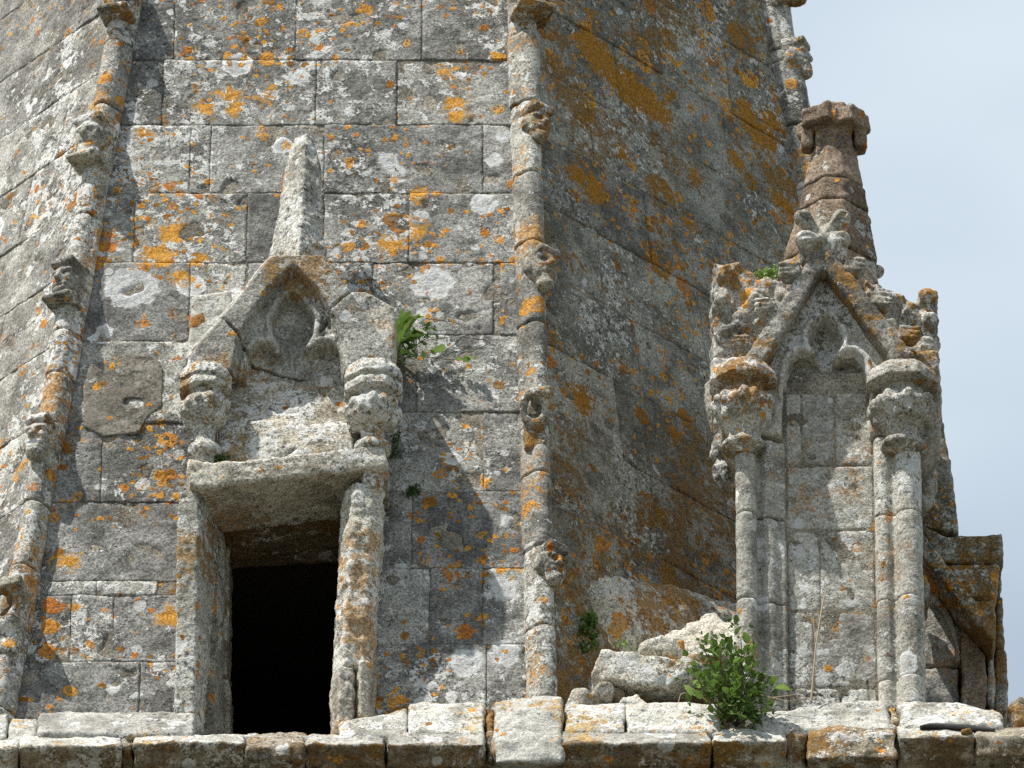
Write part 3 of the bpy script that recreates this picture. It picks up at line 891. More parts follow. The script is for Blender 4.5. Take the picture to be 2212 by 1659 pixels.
def jamb(name, plan_top, plan_bot, v0, v1, mat, wear, h=0.0115):
    z1, z0 = PY(600, v0, YD)[2], PY(600, v1, YD)[2]
    pt = np.array([((u - 1106) / 400.0, y) for u, y in plan_top]); pb = np.array([((u - 1106) / 400.0, y) for u, y in plan_bot])
    def f(x, y, z):
        tt = np.clip((z - z0) / (z1 - z0), 0, 1)
        # shear between the two plans by their mean shift
        mt, mb = pt[:, 0].mean(), pb[:, 0].mean()
        xs = x - (mb + (mt - mb) * tt) + mt
        return smax(spoly(xs, y, pt), np.maximum(z0 - z, z - z1), .015)
    lo = np.minimum(pt.min(0), pb.min(0)); hi = np.maximum(pt.max(0), pb.max(0))
    return carve(name, f, (lo[0], lo[1], z0), (hi[0], hi[1], z1), h, mat, dorm, wear=wear)
jw = ((0.010, 6.0, 2), (0.006, 24.0, 3))
jamb('jamb', [(397, YD), (438, YD - .01), (446, YD + .03), (492, YD + .45), (492, YD + .56), (397, YD + .56)], [(393, YD), (436, YD), (448, YD + .03), (494, YD + .45), (494, YD + .56), (393, YD + .56)], 1060, 1585, M['dormer'], jw)
jamb('jamb', [(748, YD + .06), (772, YD - .04), (812, YD - .02), (832, YD + .03), (832, YD + .6), (748, YD + .6)], [(726, YD + .06), (750, YD - .04), (792, YD - .02), (812, YD + .03), (812, YD + .6), (726, YD + .6)], 1046, 1448, M['jamb'],
     ((0.014, 6.0, 3), (0.009, 22.0, 3)))
jamb('jamb_base', [(724, YD + .04), (740, YD - .07), (770, YD - .05), (780, YD + .06), (780, YD + .6), (724, YD + .6)], [(726, YD + .04), (742, YD - .07), (772, YD - .05), (782, YD + .06), (782, YD + .6), (726, YD + .6)], 1450, 1592, M['jamb'],
     ((0.016, 6.0, 3), (0.008, 20.0, 3)))
jamb('jamb_base', [(776, YD + .02), (786, YD - .07), (808, YD - .05), (816, YD + .06), (816, YD + .6), (776, YD + .6)], [(776, YD + .02), (786, YD - .07), (808, YD - .05), (816, YD + .06), (816, YD + .6), (776, YD + .6)], 1438, 1560, M['jamb'],
     ((0.012, 6.0, 3), (0.006, 20.0, 3)))
jamb('inner_jamb', [(470, YD + .56), (500, YD + .57), (504, YD + .88), (470, YD + .88)], [(470, YD + .56), (500, YD + .57), (504, YD + .88), (470, YD + .88)], 1060, 1340, M['panel'], jw)
jamb('inner_jamb', [(470, YD + .58), (505, YD + .585), (510, YD + .88), (470, YD + .88)], [(470, YD + .58), (505, YD + .585), (510, YD + .88), (470, YD + .88)], 1343, 1640, M['panel'], jw)
jamb('inner_jamb', [(735, YD + .61), (800, YD + .61), (800, YD + .88), (738, YD + .88)], [(735, YD + .61), (800, YD + .61), (800, YD + .88), (738, YD + .88)], 1060, 1640, M['panel'], jw)
# dark chamber behind the opening
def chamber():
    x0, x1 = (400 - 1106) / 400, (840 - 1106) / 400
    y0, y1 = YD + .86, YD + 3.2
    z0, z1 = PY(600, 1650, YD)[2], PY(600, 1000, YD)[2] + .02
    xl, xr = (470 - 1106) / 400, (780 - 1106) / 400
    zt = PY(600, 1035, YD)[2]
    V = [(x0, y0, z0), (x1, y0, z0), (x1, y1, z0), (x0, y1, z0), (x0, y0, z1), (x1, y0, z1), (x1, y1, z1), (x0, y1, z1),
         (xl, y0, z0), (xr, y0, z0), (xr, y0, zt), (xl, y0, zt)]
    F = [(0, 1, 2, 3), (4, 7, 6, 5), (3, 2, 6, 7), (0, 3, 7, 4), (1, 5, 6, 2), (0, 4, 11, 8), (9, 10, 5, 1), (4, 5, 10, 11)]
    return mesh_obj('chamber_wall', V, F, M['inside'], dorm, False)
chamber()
slab('sill', [(395, 1588), (850, 1580), (850, 1640), (395, 1640)], YD - .16, YD + .9, M['coping'], dorm, 0.016, 0.015)
# capitals with their stub shafts
def leafring(v, n, r, ra, rng_seed, dv=8, half=True):
    q = np.random.default_rng(rng_seed)
    L = []
    for i in range(n):
        a = math.pi * (-.08 + 1.16 * i / (n - 1)) if half else 2 * math.pi * i / n
        L.append((math.cos(a) * r * 400, v + q.uniform(-dv, dv) + 0.53 * 400 * r, -math.sin(a) * r, ra * q.uniform(.75, 1.1), ra * q.uniform(.9, 1.3), ra * q.uniform(1.0, 1.7)))
    return L
capw = ((0.004, 9.0, 2), (0.0028, 32.0, 2), (0.004, 19.0, -1))
lathe('capital', 443, YD + .02, [(778, 44), (790, 52), (800, 56), (806, 50), (812, 54), (822, 55), (838, 38), (842, 38), (846, 50), (868, 53), (895, 40), (915, 25), (945, 21), (952, 36), (966, 37), (982, 24), (996, 24)],
      M['dormer'], dorm, 0.008, 826, leafring(860, 8, .122, .026, 5) + leafring(884, 6, .10, .024, 6), YD + .3, capw)
lathe('capital', 806, YD + .01, [(770, 50), (782, 60), (798, 63), (806, 55), (812, 62), (826, 62), (842, 42), (846, 42), (850, 56), (878, 58), (900, 42), (915, 28), (938, 25), (944, 40), (954, 40), (972, 26), (1010, 26), (1050, 22)],
      M['dormer'], dorm, 0.008, 830, leafring(864, 9, .138, .027, 8) + leafring(888, 7, .115, .025, 9), YD + .3, capw)
# finial: a worn three-edged spike leaning back against the spire
def finial():
    b, t_ = PY(643, 552, YD + .24), PY(657, 302, YD + .38)
    b = b - np.array([0, 0, .20])
    hz = t_[2] - b[2]
    def f(x, y, z):
        t = np.clip((z - b[2]) / hz, 0, 1)
        cx = b[0] + (t_[0] - b[0]) * t; cy = b[1] + (t_[1] - b[1]) * t
        w = np.interp(t, [0, .20, .26, .34, .5, .78, 1], [.172, .168, .150, .134, .122, .100, .055])
        dx, dy = x - cx, y - cy
        d = np.maximum(np.abs(dx) * .9 - w, (np.abs(dx - .012) * .72 + np.abs(dy) * .72) - w * .98)
        d = np.maximum(d, np.maximum(-dx * .93 - dy * .36 - w * .9, dx - w * .92))
        return smax(d * .8, np.maximum(b[2] - z, z - t_[2]), .012)
    return carve('finial', f, (b[0] - .2, b[1] - .22, b[2]), (b[0] + .25, t_[1] + .2, t_[2]), .009, M['dormer'], dorm, wear=((0.012, 7.0, 3), (0.006, 28.0, 2)))
finial()

# ------------------------------------------------------------------ corner pinnacle
YP = -0.50
pin = empty('corner_pinnacle', PY(1785, 1515, YP), 'carved stone corner pinnacle with crocketed gable and brown tapering top', 'pinnacle')
XC = lambda u: (u - 1106) / 400.0
def shaft_stone(v0, v1, kind, u0, u1):
    z1, z0 = PY(1780, v0, YP)[2] - .0015, PY(1780, v1, YP)[2] + .0015
    def f(x, y, z):
        if kind == 'l':
            d = np.sqrt((x - XC(1604)) ** 2 + (y - YP - .035) ** 2) - 22.5 / 400
            d = smin(d, np.sqrt((x - XC(1652)) ** 2 + (y - YP - .075) ** 2) - 15 / 400, .022)
            d = smin(d, sbox(x, y, z, ((XC(1600) + XC(u1)) / 2, YP + .315, 0), ((XC(u1) - XC(1600)) / 2, .245, 90), .01), .035)
            d = smax(d, x - XC(u1) + .001, .004)
        elif kind == 'r':
            d = np.sqrt((x - XC(1950)) ** 2 + (y - YP - .035) ** 2) - 28.5 / 400
            d = smin(d, np.sqrt((x - XC(1898)) ** 2 + (y - YP - .065) ** 2) - 17 / 400, .022)
            d = smin(d, sbox(x, y, z, ((XC(u0) + XC(1962)) / 2, YP + .30, 0), ((XC(1962) - XC(u0)) / 2, .245, 90), .01), .035)
            d = smax(d, XC(u0) + .001 - x, .004)
        else:
            d = sbox(x, y, z, ((XC(u0) + XC(u1)) / 2, YP + .345, 0), ((XC(u1) - XC(u0)) / 2 - .0012, .245, 90), .004)
        return smax(d, np.maximum(z0 - z, z - z1), .010)
    X0 = XC(1575) if kind == 'l' else XC(u0)
    X1 = XC(1985) if kind == 'r' else XC(u1)
    return carve('shaft_stone', f, (X0, YP - .09, z0), (X1, YP + .57, z1), .0115, M['pin'], pin, wear=((0.005, 6.0, 2), (0.003, 26.0, 2)))
slab('mortar_bed', [(1640, 800), (1930, 800), (1930, 1520), (1640, 1520)], YP + .103, YP + .3, M['mortar'], pin, .03, .005, ((.003, 9.0, 2),))
for v0, v1, ms in [(828, 985, [1690, 1725, 1797, 1878]), (985, 1125, [1690, 1878]), (1125, 1300, [1690, 1760, 1878]), (1300, 1465, [1690, 1745, 1878]), (1465, 1525, [1690, 1800, 1878])]:
    for a, b in zip(ms[:-1], ms[1:]):
        shaft_stone(v0, v1, 'm', a, b)
for a, b in [(940, 1108), (1108, 1292), (1292, 1465), (1465, 1525)]:
    shaft_stone(a, b, 'l', 1580, 1690)
    shaft_stone(a - 4, b, 'r', 1878, 1985)
def pin_head():
    out = PXZ([(1602, 930), (1602, 765), (1640, 765), (1778, 548), (1945, 765), (1962, 765), (1962, 930), (1880, 930), (1880, 824), (1690, 824), (1690, 930)], YP)
    tre = PXZ([(1782, 672), (1806, 690), (1822, 716), (1820, 742), (1806, 762), (1822, 756), (1846, 752), (1866, 772), (1874, 805), (1876, 850),
               (1694, 850), (1696, 805), (1704, 772), (1724, 752), (1748, 756), (1764, 762), (1748, 742), (1744, 716), (1760, 690)], YP)
    def f(x, y, z):
        t2 = spoly(x, z, tre)
        yf = YP + .03 + .13 * sst(0, -.022, t2) - .026 * (1 - sst(.008, .024, np.abs(t2 - .017)))
        return smax(spoly(x, z, out), np.maximum((yf - y) * .8, y - (YP + .57)), .012)
    P = np.array(out)
    return carve('gable_stone', f, (P[:, 0].min(), YP - .02, P[:, 1].min()), (P[:, 0].max(), YP + .57, P[:, 1].max()), .0115, M['pin'], pin, wear=((0.006, 7.0, 2), (0.0035, 30.0, 2)))
pin_head()
cw = ((0.008, 8.0, 2), (0.005, 30.0, 2))
slab('gable_coping', [(1606, 772), (1764, 530), (1784, 566), (1654, 778)], YP - .085, YP + .12, M['pinleaf'], pin, .0105, .014, cw)
slab('gable_coping', [(1772, 564), (1792, 530), (1976, 766), (1930, 780)], YP - .09, YP + .12, M['pinleaf'], pin, .0105, .014, cw)
def leafy(name, pts, Y0, Y1, lumps, mat, h=.012, amp=.02):
    P = np.array(PXZ(pts, Y0))
    def f(x, y, z):
        d = smax(spoly(x, z, P), np.abs(y - (Y0 + Y1) / 2) - (Y1 - Y0) / 2, .03)
        for u, v, r in lumps:
            q = PY(u, v, Y0)
            d = smin(d, sell(x, y, z, (q[0], Y0 - .01, q[2]), (r, r * .9, r * 1.1)), .02)
            d = smax(d, -sell(x, y, z, (q[0] + r * .3, Y0 - .01 - r, q[2] - r * .5), (r * .5, r * .5, r * .35)), .015)
        return d
    return carve(name, f, (P[:, 0].min() - .08, Y0 - .15, P[:, 1].min() - .05), (P[:, 0].max() + .08, Y1, P[:, 1].max() + .08), h, mat, pin,
                 wear=((amp, 7.0, 3), (0.008, 22.0, 3), (0.014, 10.0, -1)))
leafy('side_gable', [(1541, 562), (1598, 564), (1640, 592), (1696, 602), (1716, 645), (1640, 772), (1538, 775)], YP + .12, YP + .62,
      [(1568, 592, .055), (1566, 660, .062), (1600, 700, .055), (1570, 728, .06), (1636, 650, .05), (1655, 690, .045), (1612, 745, .05)], M['pinleaf'])
leafy('side_gable', [(1868, 600), (1935, 628), (1982, 655), (1988, 628), (2026, 624), (2029, 775), (1960, 770), (1866, 650)], YP + .12, YP + .62,
      [(2004, 645, .05), (2008, 700, .045), (2005, 745, .05), (1960, 680, .045), (1925, 650, .04)], M['pinleaf'])
slab('string_course', [(1932, 764), (1958, 752), (2024, 758), (2031, 800), (2000, 812), (1936, 800)], YP + .02, YP + .6, M['pinleaf'], pin, .012, .015)
slab('string_course', [(1538, 770), (1600, 768), (1650, 765), (1650, 790), (1538, 800)], YP + .02, YP + .6, M['pinleaf'], pin, .012, .015)
slab('side_wall', [(1560, 790), (1620, 790), (1620, 945), (1585, 945), (1560, 900)], YP + .2, YP + .6, M['pin'], pin, .014, .02)
slab('side_wall', [(1940, 780), (2030, 790), (2033, 930), (2000, 960), (1940, 960)], YP + .25, YP + .62, M['pin'], pin, .014, .02)
pcw = ((0.003, 9.0, 2), (0.0025, 34.0, 2), (0.003, 21.0, -1))
lathe('capital', 1606, YP + .02, [(770, 60), (784, 70), (800, 72), (822, 42), (832, 42), (838, 58), (860, 62), (884, 54), (908, 42), (928, 34), (933, 35), (938, 49), (948, 48), (962, 30), (972, 25)],
      M['pinleaf'], pin, .0085, 822, leafring(852, 11, .155, .030, 15) + leafring(874, 8, .14, .026, 16), YP + .3, pcw)
lathe('capital', 1950, YP + .02, [(774, 66), (786, 75), (804, 78), (826, 45), (836, 45), (842, 63), (866, 68), (890, 57), (912, 44), (928, 36), (932, 37), (936, 50), (946, 50), (962, 34), (970, 30)],
      M['pinleaf'], pin, .0085, 826, leafring(856, 12, .168, .032, 17) + leafring(880, 8, .145, .027, 18), YP + .3, pcw)
lathe('rear_capital', 1562, YP + .75, [(810, 40), (885, 34), (935, 20), (962, 30), (972, 30), (990, 18), (1002, 26), (1024, 22), (1055, 8)], M['pinleaf'], pin, .013)
# crockets curling up the gable
def crocket(u, v, Y, s, flip, sz=1.0):
    q = PY(u, v, Y)
    def f(x, y, z):
        x = (x - q[0]) * flip / sz; y = (y - q[1]) / sz; z = (z - q[2]) / sz
        d = sell(x, y, z, (0, 0, 0), (.055, .05, .062))
        for i in range(3):
            d = smin(d, scap(x, y, z, (-.05, -.03, .045 - .028 * i), (.045, -.052, .028 - .034 * i), .014), .008)
        d = smin(d, scap(x, y, z, (-.08, 0, -.05), (-.01, 0, .01), .035), .02)
        d = smax(d, -sell(x, y, z, (.03, -.05, -.055), (.028, .04, .022)), .01)
        return d * sz
    return carve('crocket', f, (q[0] - .12 * sz, q[1] - .1 * sz, q[2] - .12 * sz), (q[0] + .12 * sz, q[1] + .09 * sz, q[2] + .1 * sz), .0085, M['pinleaf'], pin, wear=((0.006, 12.0, 2), (0.004, 34.0, 2)))
for a in [(1704, 592, YP - .05, 0, -1, 1.0), (1652, 668, YP - .05, 1, -1, .95), (1600, 745, YP - .05, 2, -1, .8), (1848, 582, YP - .05, 3, 1, 1.0), (1906, 656, YP - .05, 4, 1, 1.0), (1966, 728, YP - .05, 5, 1, .95)]:
    crocket(*a)
def flower():
    c = PY(1777, 520, YP - .05)
    def f(x, y, z):
        x, y, z = x - c[0], y - c[1], z - c[2]
        d = sell(x, y, z, (0, -.03, 0), (.03, .035, .035))
        for sx, sz_, L in ((-1, .9, 1.0), (1, .9, 1.0), (-1, -.45, .95), (1, -.45, .95)):
            e = (sx * .105 * L, -.045, sz_ * .10 + .02)
            lf = scap(x, y, z, (0, -.02, .0), e, .024, .050)
            lf = smax(lf, -scap(x, y, z, (sx * .03, -.075, sz_ * .03), (e[0] * 1.3, -.10, e[2] * 1.2), .016), .006)
            d = smin(d, lf, .012)
        for sx in (-1, 1):
            d = smin(d, scap(x, y, z, (sx * .08, -.03, -.03), (sx * .085, 0, -.14), .05, .035), .02)
        d = smin(d, scap(x, y, z, (0, 0, -.25), (0, 0, .12), .045, .03), .02)
        return d
    return carve('finial_flower', f, (c[0] - .2, c[1] - .15, c[2] - .2), (c[0] + .2, c[1] + .1, c[2] + .2), .0085, M['pinleaf'], pin, wear=((0.006, 10.0, 2), (0.004, 30.0, 2)))
flower()
YS = YP + .42
def spirelet():
    b, t_ = PY(1790, 640, YS), PY(1800, 318, YS)
    def stn(v0, v1, seed):
        z1, z0 = PY(1800, v0, YS)[2] - .002, PY(1800, v1, YS)[2] + .002
        q = np.random.default_rng(seed)
        ox = q.uniform(-.012, .012)
        def f(x, y, z):
            t = (z - b[2]) / (t_[2] - b[2])
            cx = b[0] + (t_[0] - b[0]) * t
            w = .285 - .175 * t
            dx, dy = x - cx - ox, y - YS
            a, c_ = np.abs(dx), np.abs(dy)
            d = np.maximum(np.maximum(a, c_), (a + c_) * .76) - w
            return smax(d, np.maximum(z0 - z, z - z1), .014)
        w = .285 - .175 * ((z0 - b[2]) / (t_[2] - b[2])) + .03
        carve('spirelet_stone', f, (b[0] - w, YS - w, z0), (b[0] + w + .06, YS + w, z1), .0125, M['brown'], pin, wear=((0.007, 6.0, 3), (0.004, 24.0, 3)))
    for i, (a, c_) in enumerate([(325, 415), (415, 470), (470, 582), (582, 665)]):
        stn(a, c_, 50 + i)
spirelet()
def crown():
    c = PY(1800, 285, YS)
    def f(x, y, z):
        x, y, z = x - c[0], y - c[1], z - c[2]
        ca, sa = math.cos(.62), math.sin(.62)
        xr, yr = x * ca - y * sa, x * sa + y * ca
        d = sbox(x, y, z, (0, 0, -.07), (.10, .10, .14), .02)
        for (p, q) in ((xr, yr), (yr, xr)):
            d = smin(d, sbox(p, q, z, (0, 0, .025), (.185, .095, .055), .015), .015)
        d = smin(d, sbox(x, y, z, (0, 0, .10), (.075, .075, .06), .02), .03)
        for sx in (-1, 1):
            d = smin(d, sbox(x, y, z, (sx * .145, -.03, -.085), (.032, .05, .055), .012), .012)
        d = smax(d, -sbox(x, y, z, (-.005, -.16, .12), (.008, .07, .10), 0), .01)
        return d
    return carve('crown', f, (c[0] - .24, c[1] - .24, c[2] - .22), (c[0] + .24, c[1] + .24, c[2] + .18), .0105, M['brown'], pin, wear=((0.010, 8.0, 2), (0.006, 24.0, 2)))
crown()
def knob(u, v, Y, r):
    q = PY(u, v, Y)
    carve('spirelet_knob', lambda x, y, z: smin(sell(x, y, z, q, (r, r, r * 1.1)), scap(x, y, z, q, q + np.array([-.12 if u > 1790 else .12, .02, -.02]), r * .8), .02),
          q - r - .14, q + r + .14, .011, M['brown'], pin)
for a in [(1896, 588, YS - .02, .035), (1868, 478, YS - .02, .03), (1728, 505, YS - .02, .032)]:
    knob(*a)

# ------------------------------------------------------------------ gabled buttress behind the pinnacle
YB = 0.45
but = empty('gabled_buttress', PY(2080, 1520, YB), 'lower stone gable with steep sloping coping to the right behind the pinnacle', 'buttress')
bw = ((0.012, 5.0, 3), (0.006, 22.0, 2))
slab('buttress_stone', [(1950, 640), (2029, 780), (2036, 905), (1950, 905)], YB + .02, YB + .6, M['pin'], but, .015, .015, bw)
slab('buttress_stone', [(1950, 908), (2037, 908), (2073, 1152), (1980, 1130), (1950, 1100)], YB + .02, YB + .6, M['right'], but, .015, .015, bw)
slab('buttress_stone', [(1975, 1120), (2045, 1158), (2163, 1152), (2166, 1214), (2030, 1214)], YB - .02, YB + .6, M['right'], but, .015, .012, bw)
slab('buttress_stone', [(2030, 1217), (2158, 1217), (2150, 1290), (2082, 1290)], YB - .01, YB + .6, M['right'], but, .015, .012, bw)
slab('buttress_stone', [(2084, 1293), (2150, 1293), (2150, 1376), (2140, 1376)], YB - .02, YB + .6, M['right'], but, .015, .012, bw)
slab('sloping_coping', [(1962, 1116), (1986, 1140), (2152, 1352), (2147, 1380), (2136, 1378), (1962, 1166)], YB - .07, YB + .3, M['right'], but, .0115, .010, bw)
slab('gable_wall_stone', [(1960, 1140), (1985, 1170), (2090, 1330), (2090, 1398), (1960, 1398)], YB + .20, YB + .6, M['pin'], but, .013, .008, bw, Yref=YB)
slab('gable_wall_stone', [(1960, 1401), (2076, 1401), (2076, 1530), (1960, 1530)], YB + .20, YB + .6, M['pin'], but, .013, .008, bw, Yref=YB)
slab('pilaster', [(2078, 1330), (2100, 1350), (2132, 1384), (2132, 1530), (2078, 1530)], YB + .13, YB + .6, M['brown'], but, .012, .010, bw, Yref=YB)
slab('pier_stone', [(2134, 1380), (2148, 1380), (2148, 1530), (2134, 1530)], YB + .15, YB + .6, M['pin'], but, .014, .008, bw)
slab('pier_stone', [(2150, 1290), (2166, 1285), (2171, 1400), (2150, 1400)], YB + .18, YB + .7, M['right'], but, .014, .01, bw)
slab('pier_stone', [(2150, 1403), (2172, 1403), (2178, 1535), (2150, 1535)], YB + .18, YB + .7, M['right'], but, .014, .01, bw)
slab('arch_moulding', [(2000, 1235), (2035, 1262), (2060, 1305), (2076, 1370), (2076, 1398), (2066, 1398), (2064, 1350), (2046, 1300), (2020, 1262), (1995, 1245)], YB + .15, YB + .3, M['pin'], but, .010, .008, ((.004, 12., 2),), Yref=YB)
slab('corbel_knob', [(1972, 1242), (2000, 1238), (2012, 1262), (2006, 1290), (1990, 1300), (1972, 1290)], YB - .1, YB + .15, M['head'], but, .012, .03, bw)
leafy_l = [(2000, 980), (1996, 1020), (2006, 1055), (1994, 1090), (1988, 930)]
def crust():
    P = np.array(PXZ([(1960, 890), (2012, 930), (2018, 1010), (2015, 1075), (1990, 1120), (1960, 1120)], YB - .05))
    def f(x, y, z):
        d = smax(spoly(x, z, P), np.abs(y - YB) - .08, .03)
        for u, v in leafy_l:
            q = PY(u, v, YB - .06)
            d = smin(d, sell(x, y, z, q, (.05, .06, .045)), .015)
        return d
    carve('leaf_carving', f, (P[:, 0].min(), YB - .16, P[:, 1].min()), (P[:, 0].max() + .05, YB + .08, P[:, 1].max()), .013, M['pin'], but, wear=((0.022, 8.0, 3), (0.008, 24.0, 2)))
crust()

# ------------------------------------------------------------------ ledge of coping stones along the top of the tower
ledge = empty('stone_ledge', PY(1106, 1640, -0.7), 'bright weathered stone ledge of two courses running below the spire', 'ledge')
lw = ((0.014, 5.0, 3), (0.006, 20.0, 3))
def upper(u0, u1, vt=1522, vb=1580, Yb=-.72, Yt=-.53, cut=None, wear=lw, r=.016):
    return prof('coping_stone', u0, u1, [(vt, Yt), (vb, Yb), (vb + 18, Yb + .01), (vb + 18, -.25), (vt, -.25)], M['coping'], ledge, .0125, r, wear, cut)
def tilt(u0, v0, u1, v1, Y=-.53):            # slanting top: keep what lies below the line
    a, b = PY(u0, v0, Y), PY(u1, v1, Y)
    def c(x, y, z):
        return (z - (a[2] + (b[2] - a[2]) * (x - a[0]) / (b[0] - a[0])) + (y + .53) * 0.0) * .9
    return c
upper(-60, 14, 1541, 1592)
upper(16, 78, 1548, 1600, cut=tilt(16, 1545, 78, 1556))
upper(80, 418, 1541, 1581)
upper(732, 879, 1530, 1590, cut=tilt(732, 1578, 870, 1530))
upper(882, 1046, 1521, 1582)
prof('coping_rubble', 1048, 1068, [(1532, -.5), (1600, -.7), (1650, -.74), (1650, -.3), (1532, -.3)], M['ledge'], ledge, .0125, .02, ((0.03, 9.0, 3), (.01, 24., 2)))
prof('corner_block', 1066, 1217, [(1506, -.50), (1512, -.62), (1600, -.80), (1648, -.84), (1655, -.70), (1655, -.25), (1506, -.25)], M['coping'], ledge, .0125, .03, ((0.018, 4.0, 3), (0.010, 15.0, 3)),
     cut=tilt(1066, 1524, 1150, 1500))
upper(1220, 1351, 1521, 1578)
upper(1353, 1556, 1521, 1578)
upper(1632, 1922, 1520, 1574, cut=tilt(1620, 1568, 1760, 1518), wear=((0.02, 5.0, 3), (0.008, 20.0, 3)), r=.03)
prof('coping_rubble', 1922, 1946, [(1512, -.45), (1560, -.62), (1575, -.62), (1575, -.3), (1512, -.3)], M['ledge'], ledge, .0125, .03, ((0.03, 9.0, 3), (.01, 24., 2)))
upper(1946, 2165, 1519, 1566, cut=tilt(2085, 1518, 2165, 1560), wear=((0.02, 5.0, 3), (0.008, 20.0, 3)), r=.03)
def lower(u0, u1, vt=1584, ve=1608, Ye=-.82, mat='ledge', wear=lw, cut=None):
    return prof('moulded_stone', u0, u1, [(vt, -.70), (ve, Ye), (ve + 5, Ye + .004), (ve + 40, Ye + .085), (ve + 46, Ye + .09), (ve + 130, -.42), (ve + 130, -.2), (vt, -.2)], M[mat], ledge, .0125, .012, wear, cut, pale_above=ve + 3)
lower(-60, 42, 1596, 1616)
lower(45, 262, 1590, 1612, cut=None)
prof('coping_rubble', 262, 290, [(1594, -.7), (1608, -.74), (1690, -.6), (1690, -.3), (1594, -.3)], M['ledge'], ledge, .0125, .02, ((0.03, 9.0, 3), (.01, 24., 2)))
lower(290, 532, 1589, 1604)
prof('moulded_stone', 531, 660, [(1588, -.66), (1614, -.83), (1640, -.81), (1650, -.74), (1720, -.5), (1720, -.2), (1588, -.2)], M['ledge'], ledge, .0125, .022, ((0.018, 5.0, 3), (0.008, 18.0, 3)))
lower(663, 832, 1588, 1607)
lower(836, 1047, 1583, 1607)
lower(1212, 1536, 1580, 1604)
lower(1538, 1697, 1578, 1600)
prof('coping_rubble', 1699, 1742, [(1576, -.66), (1590, -.70), (1690, -.62), (1690, -.3), (1576, -.3)], M['ledge'], ledge, .0125, .03, ((0.04, 8.0, 3), (.012, 24., 2)))
prof('moulded_stone', 1742, 1935, [(1568, -.66), (1584, -.80), (1640, -.85), (1648, -.75), (1720, -.5), (1720, -.2), (1568, -.2)], M['ledge'], ledge, .0125, .025, ((0.02, 5.0, 3), (0.010, 16.0, 3)))
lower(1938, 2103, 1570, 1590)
prof('moulded_stone', 2105, 2300, [(1574, -.68), (1588, -.82), (1632, -.80), (1636, -.72), (1720, -.5), (1720, -.2), (1574, -.2)], M['ledge'], ledge, .0125, .012, lw)
# ledge bed under the loose stones
slab('ledge_bed', [(-80, 1582), (2300, 1572), (2300, 1640), (-80, 1640)], -.62, 1.2, M['mortar'], ledge, .05, .02, ((0.01, 4.0, 2),), Yref=-.62)
tz = PY(1106, 1650, -.5)[2]
def tower():
    t_ = empty('church_tower', (-.6, 2, 0), 'square stone tower wall just below the ledge', 'tower')
    x0, x1, y0, y1 = -4.2, 3.3, -.45, 6.5
    V = [(x0, y0, 0), (x1, y0, 0), (x1, y1, 0), (x0, y1, 0), (x0, y0, tz), (x1, y0, tz), (x1, y1, tz), (x0, y1, tz)]
    F = [(0, 1, 5, 4), (1, 2, 6, 5), (2, 3, 7, 6), (3, 0, 4, 7), (4, 5, 6, 7)]
    mesh_obj('tower_wall', V, F, M['front'], t_, False)
tower()

# ------------------------------------------------------------------ loose broken stones
GB = 'broken stones heaped between spire and pinnacle'
bst = ((0.014, 5.0, 3), (0.007, 20.0, 3))
def boulder(pts, Y0, Y1, label, r=.05, wear=bst, mat='boulder', name='broken_stone', group=GB, lean=0.0, facets=None):
    return props(slab(name, pts, Y0, Y1, M[mat], None, .0125, min(r, .03), wear, lean=lean, facets=int(abs(pts[0][0] * 7 + pts[0][1])) if facets is None else facets), label, 'stone', group)
boulder([(1256, 1480), (1300, 1398), (1345, 1396), (1385, 1410), (1450, 1412), (1528, 1394), (1535, 1450), (1480, 1462), (1440, 1482), (1360, 1476), (1318, 1462)], -.42, .25,
        'long broken slab with ochre patches lying left of the green bush', .012, ((0.012, 4.0, 2), (0.010, 16.0, 3), (0.014, 5., -1)), lean=.12)
boulder([(1402, 1430), (1410, 1374), (1438, 1336), (1466, 1320), (1482, 1296), (1502, 1306), (1524, 1282), (1550, 1274), (1562, 1294), (1592, 1284), (1598, 1430)], -.22, .7,
        'sunlit white boulder wedged against the left edge of the pinnacle', .012, ((0.018, 4.0, 2), (0.012, 14.0, 3), (0.014, 6., -1)), lean=.5)
boulder([(1372, 1405), (1384, 1378), (1432, 1362), (1475, 1372), (1482, 1410)], -.30, .2, 'low pale stone between the long slab and the white boulder', .03, lean=.3)
boulder([(1216, 1525), (1240, 1480), (1262, 1474), (1300, 1510), (1305, 1530)], -.5, -.2, 'pale triangular stone beside the corner block', .03)
boulder([(1272, 1490), (1300, 1464), (1326, 1470), (1318, 1500), (1290, 1506)], -.46, -.15, 'small tan stone tucked under the long slab', .02)
boulder([(1325, 1528), (1345, 1500), (1380, 1490), (1412, 1528)], -.46, -.1, 'low grey lump right behind the straight coping stones', .03)
boulder([(1292, 1525), (1300, 1485), (1348, 1482), (1355, 1525)], -.36, 0.0, 'pinkish stone in the shaded gap below the slab', .03, mat='brown')
boulder([(1180, 1580), (1250, 1430), (1540, 1440), (1640, 1450), (1640, 1590)], -.05, .7, 'shaded rubble filling behind the slab and bush', .06, ((0.04, 4.0, 3), (.01, 16., 3)))
boulder([(2168, 1560), (2186, 1505), (2225, 1490), (2280, 1500), (2290, 1590), (2168, 1590)], -.3, .4, 'mossy ochre boulder at the far end of the ledge', .05,
        ((0.03, 5.0, 3), (.012, 18., 3)), 'head', 'mossy_boulder', None)
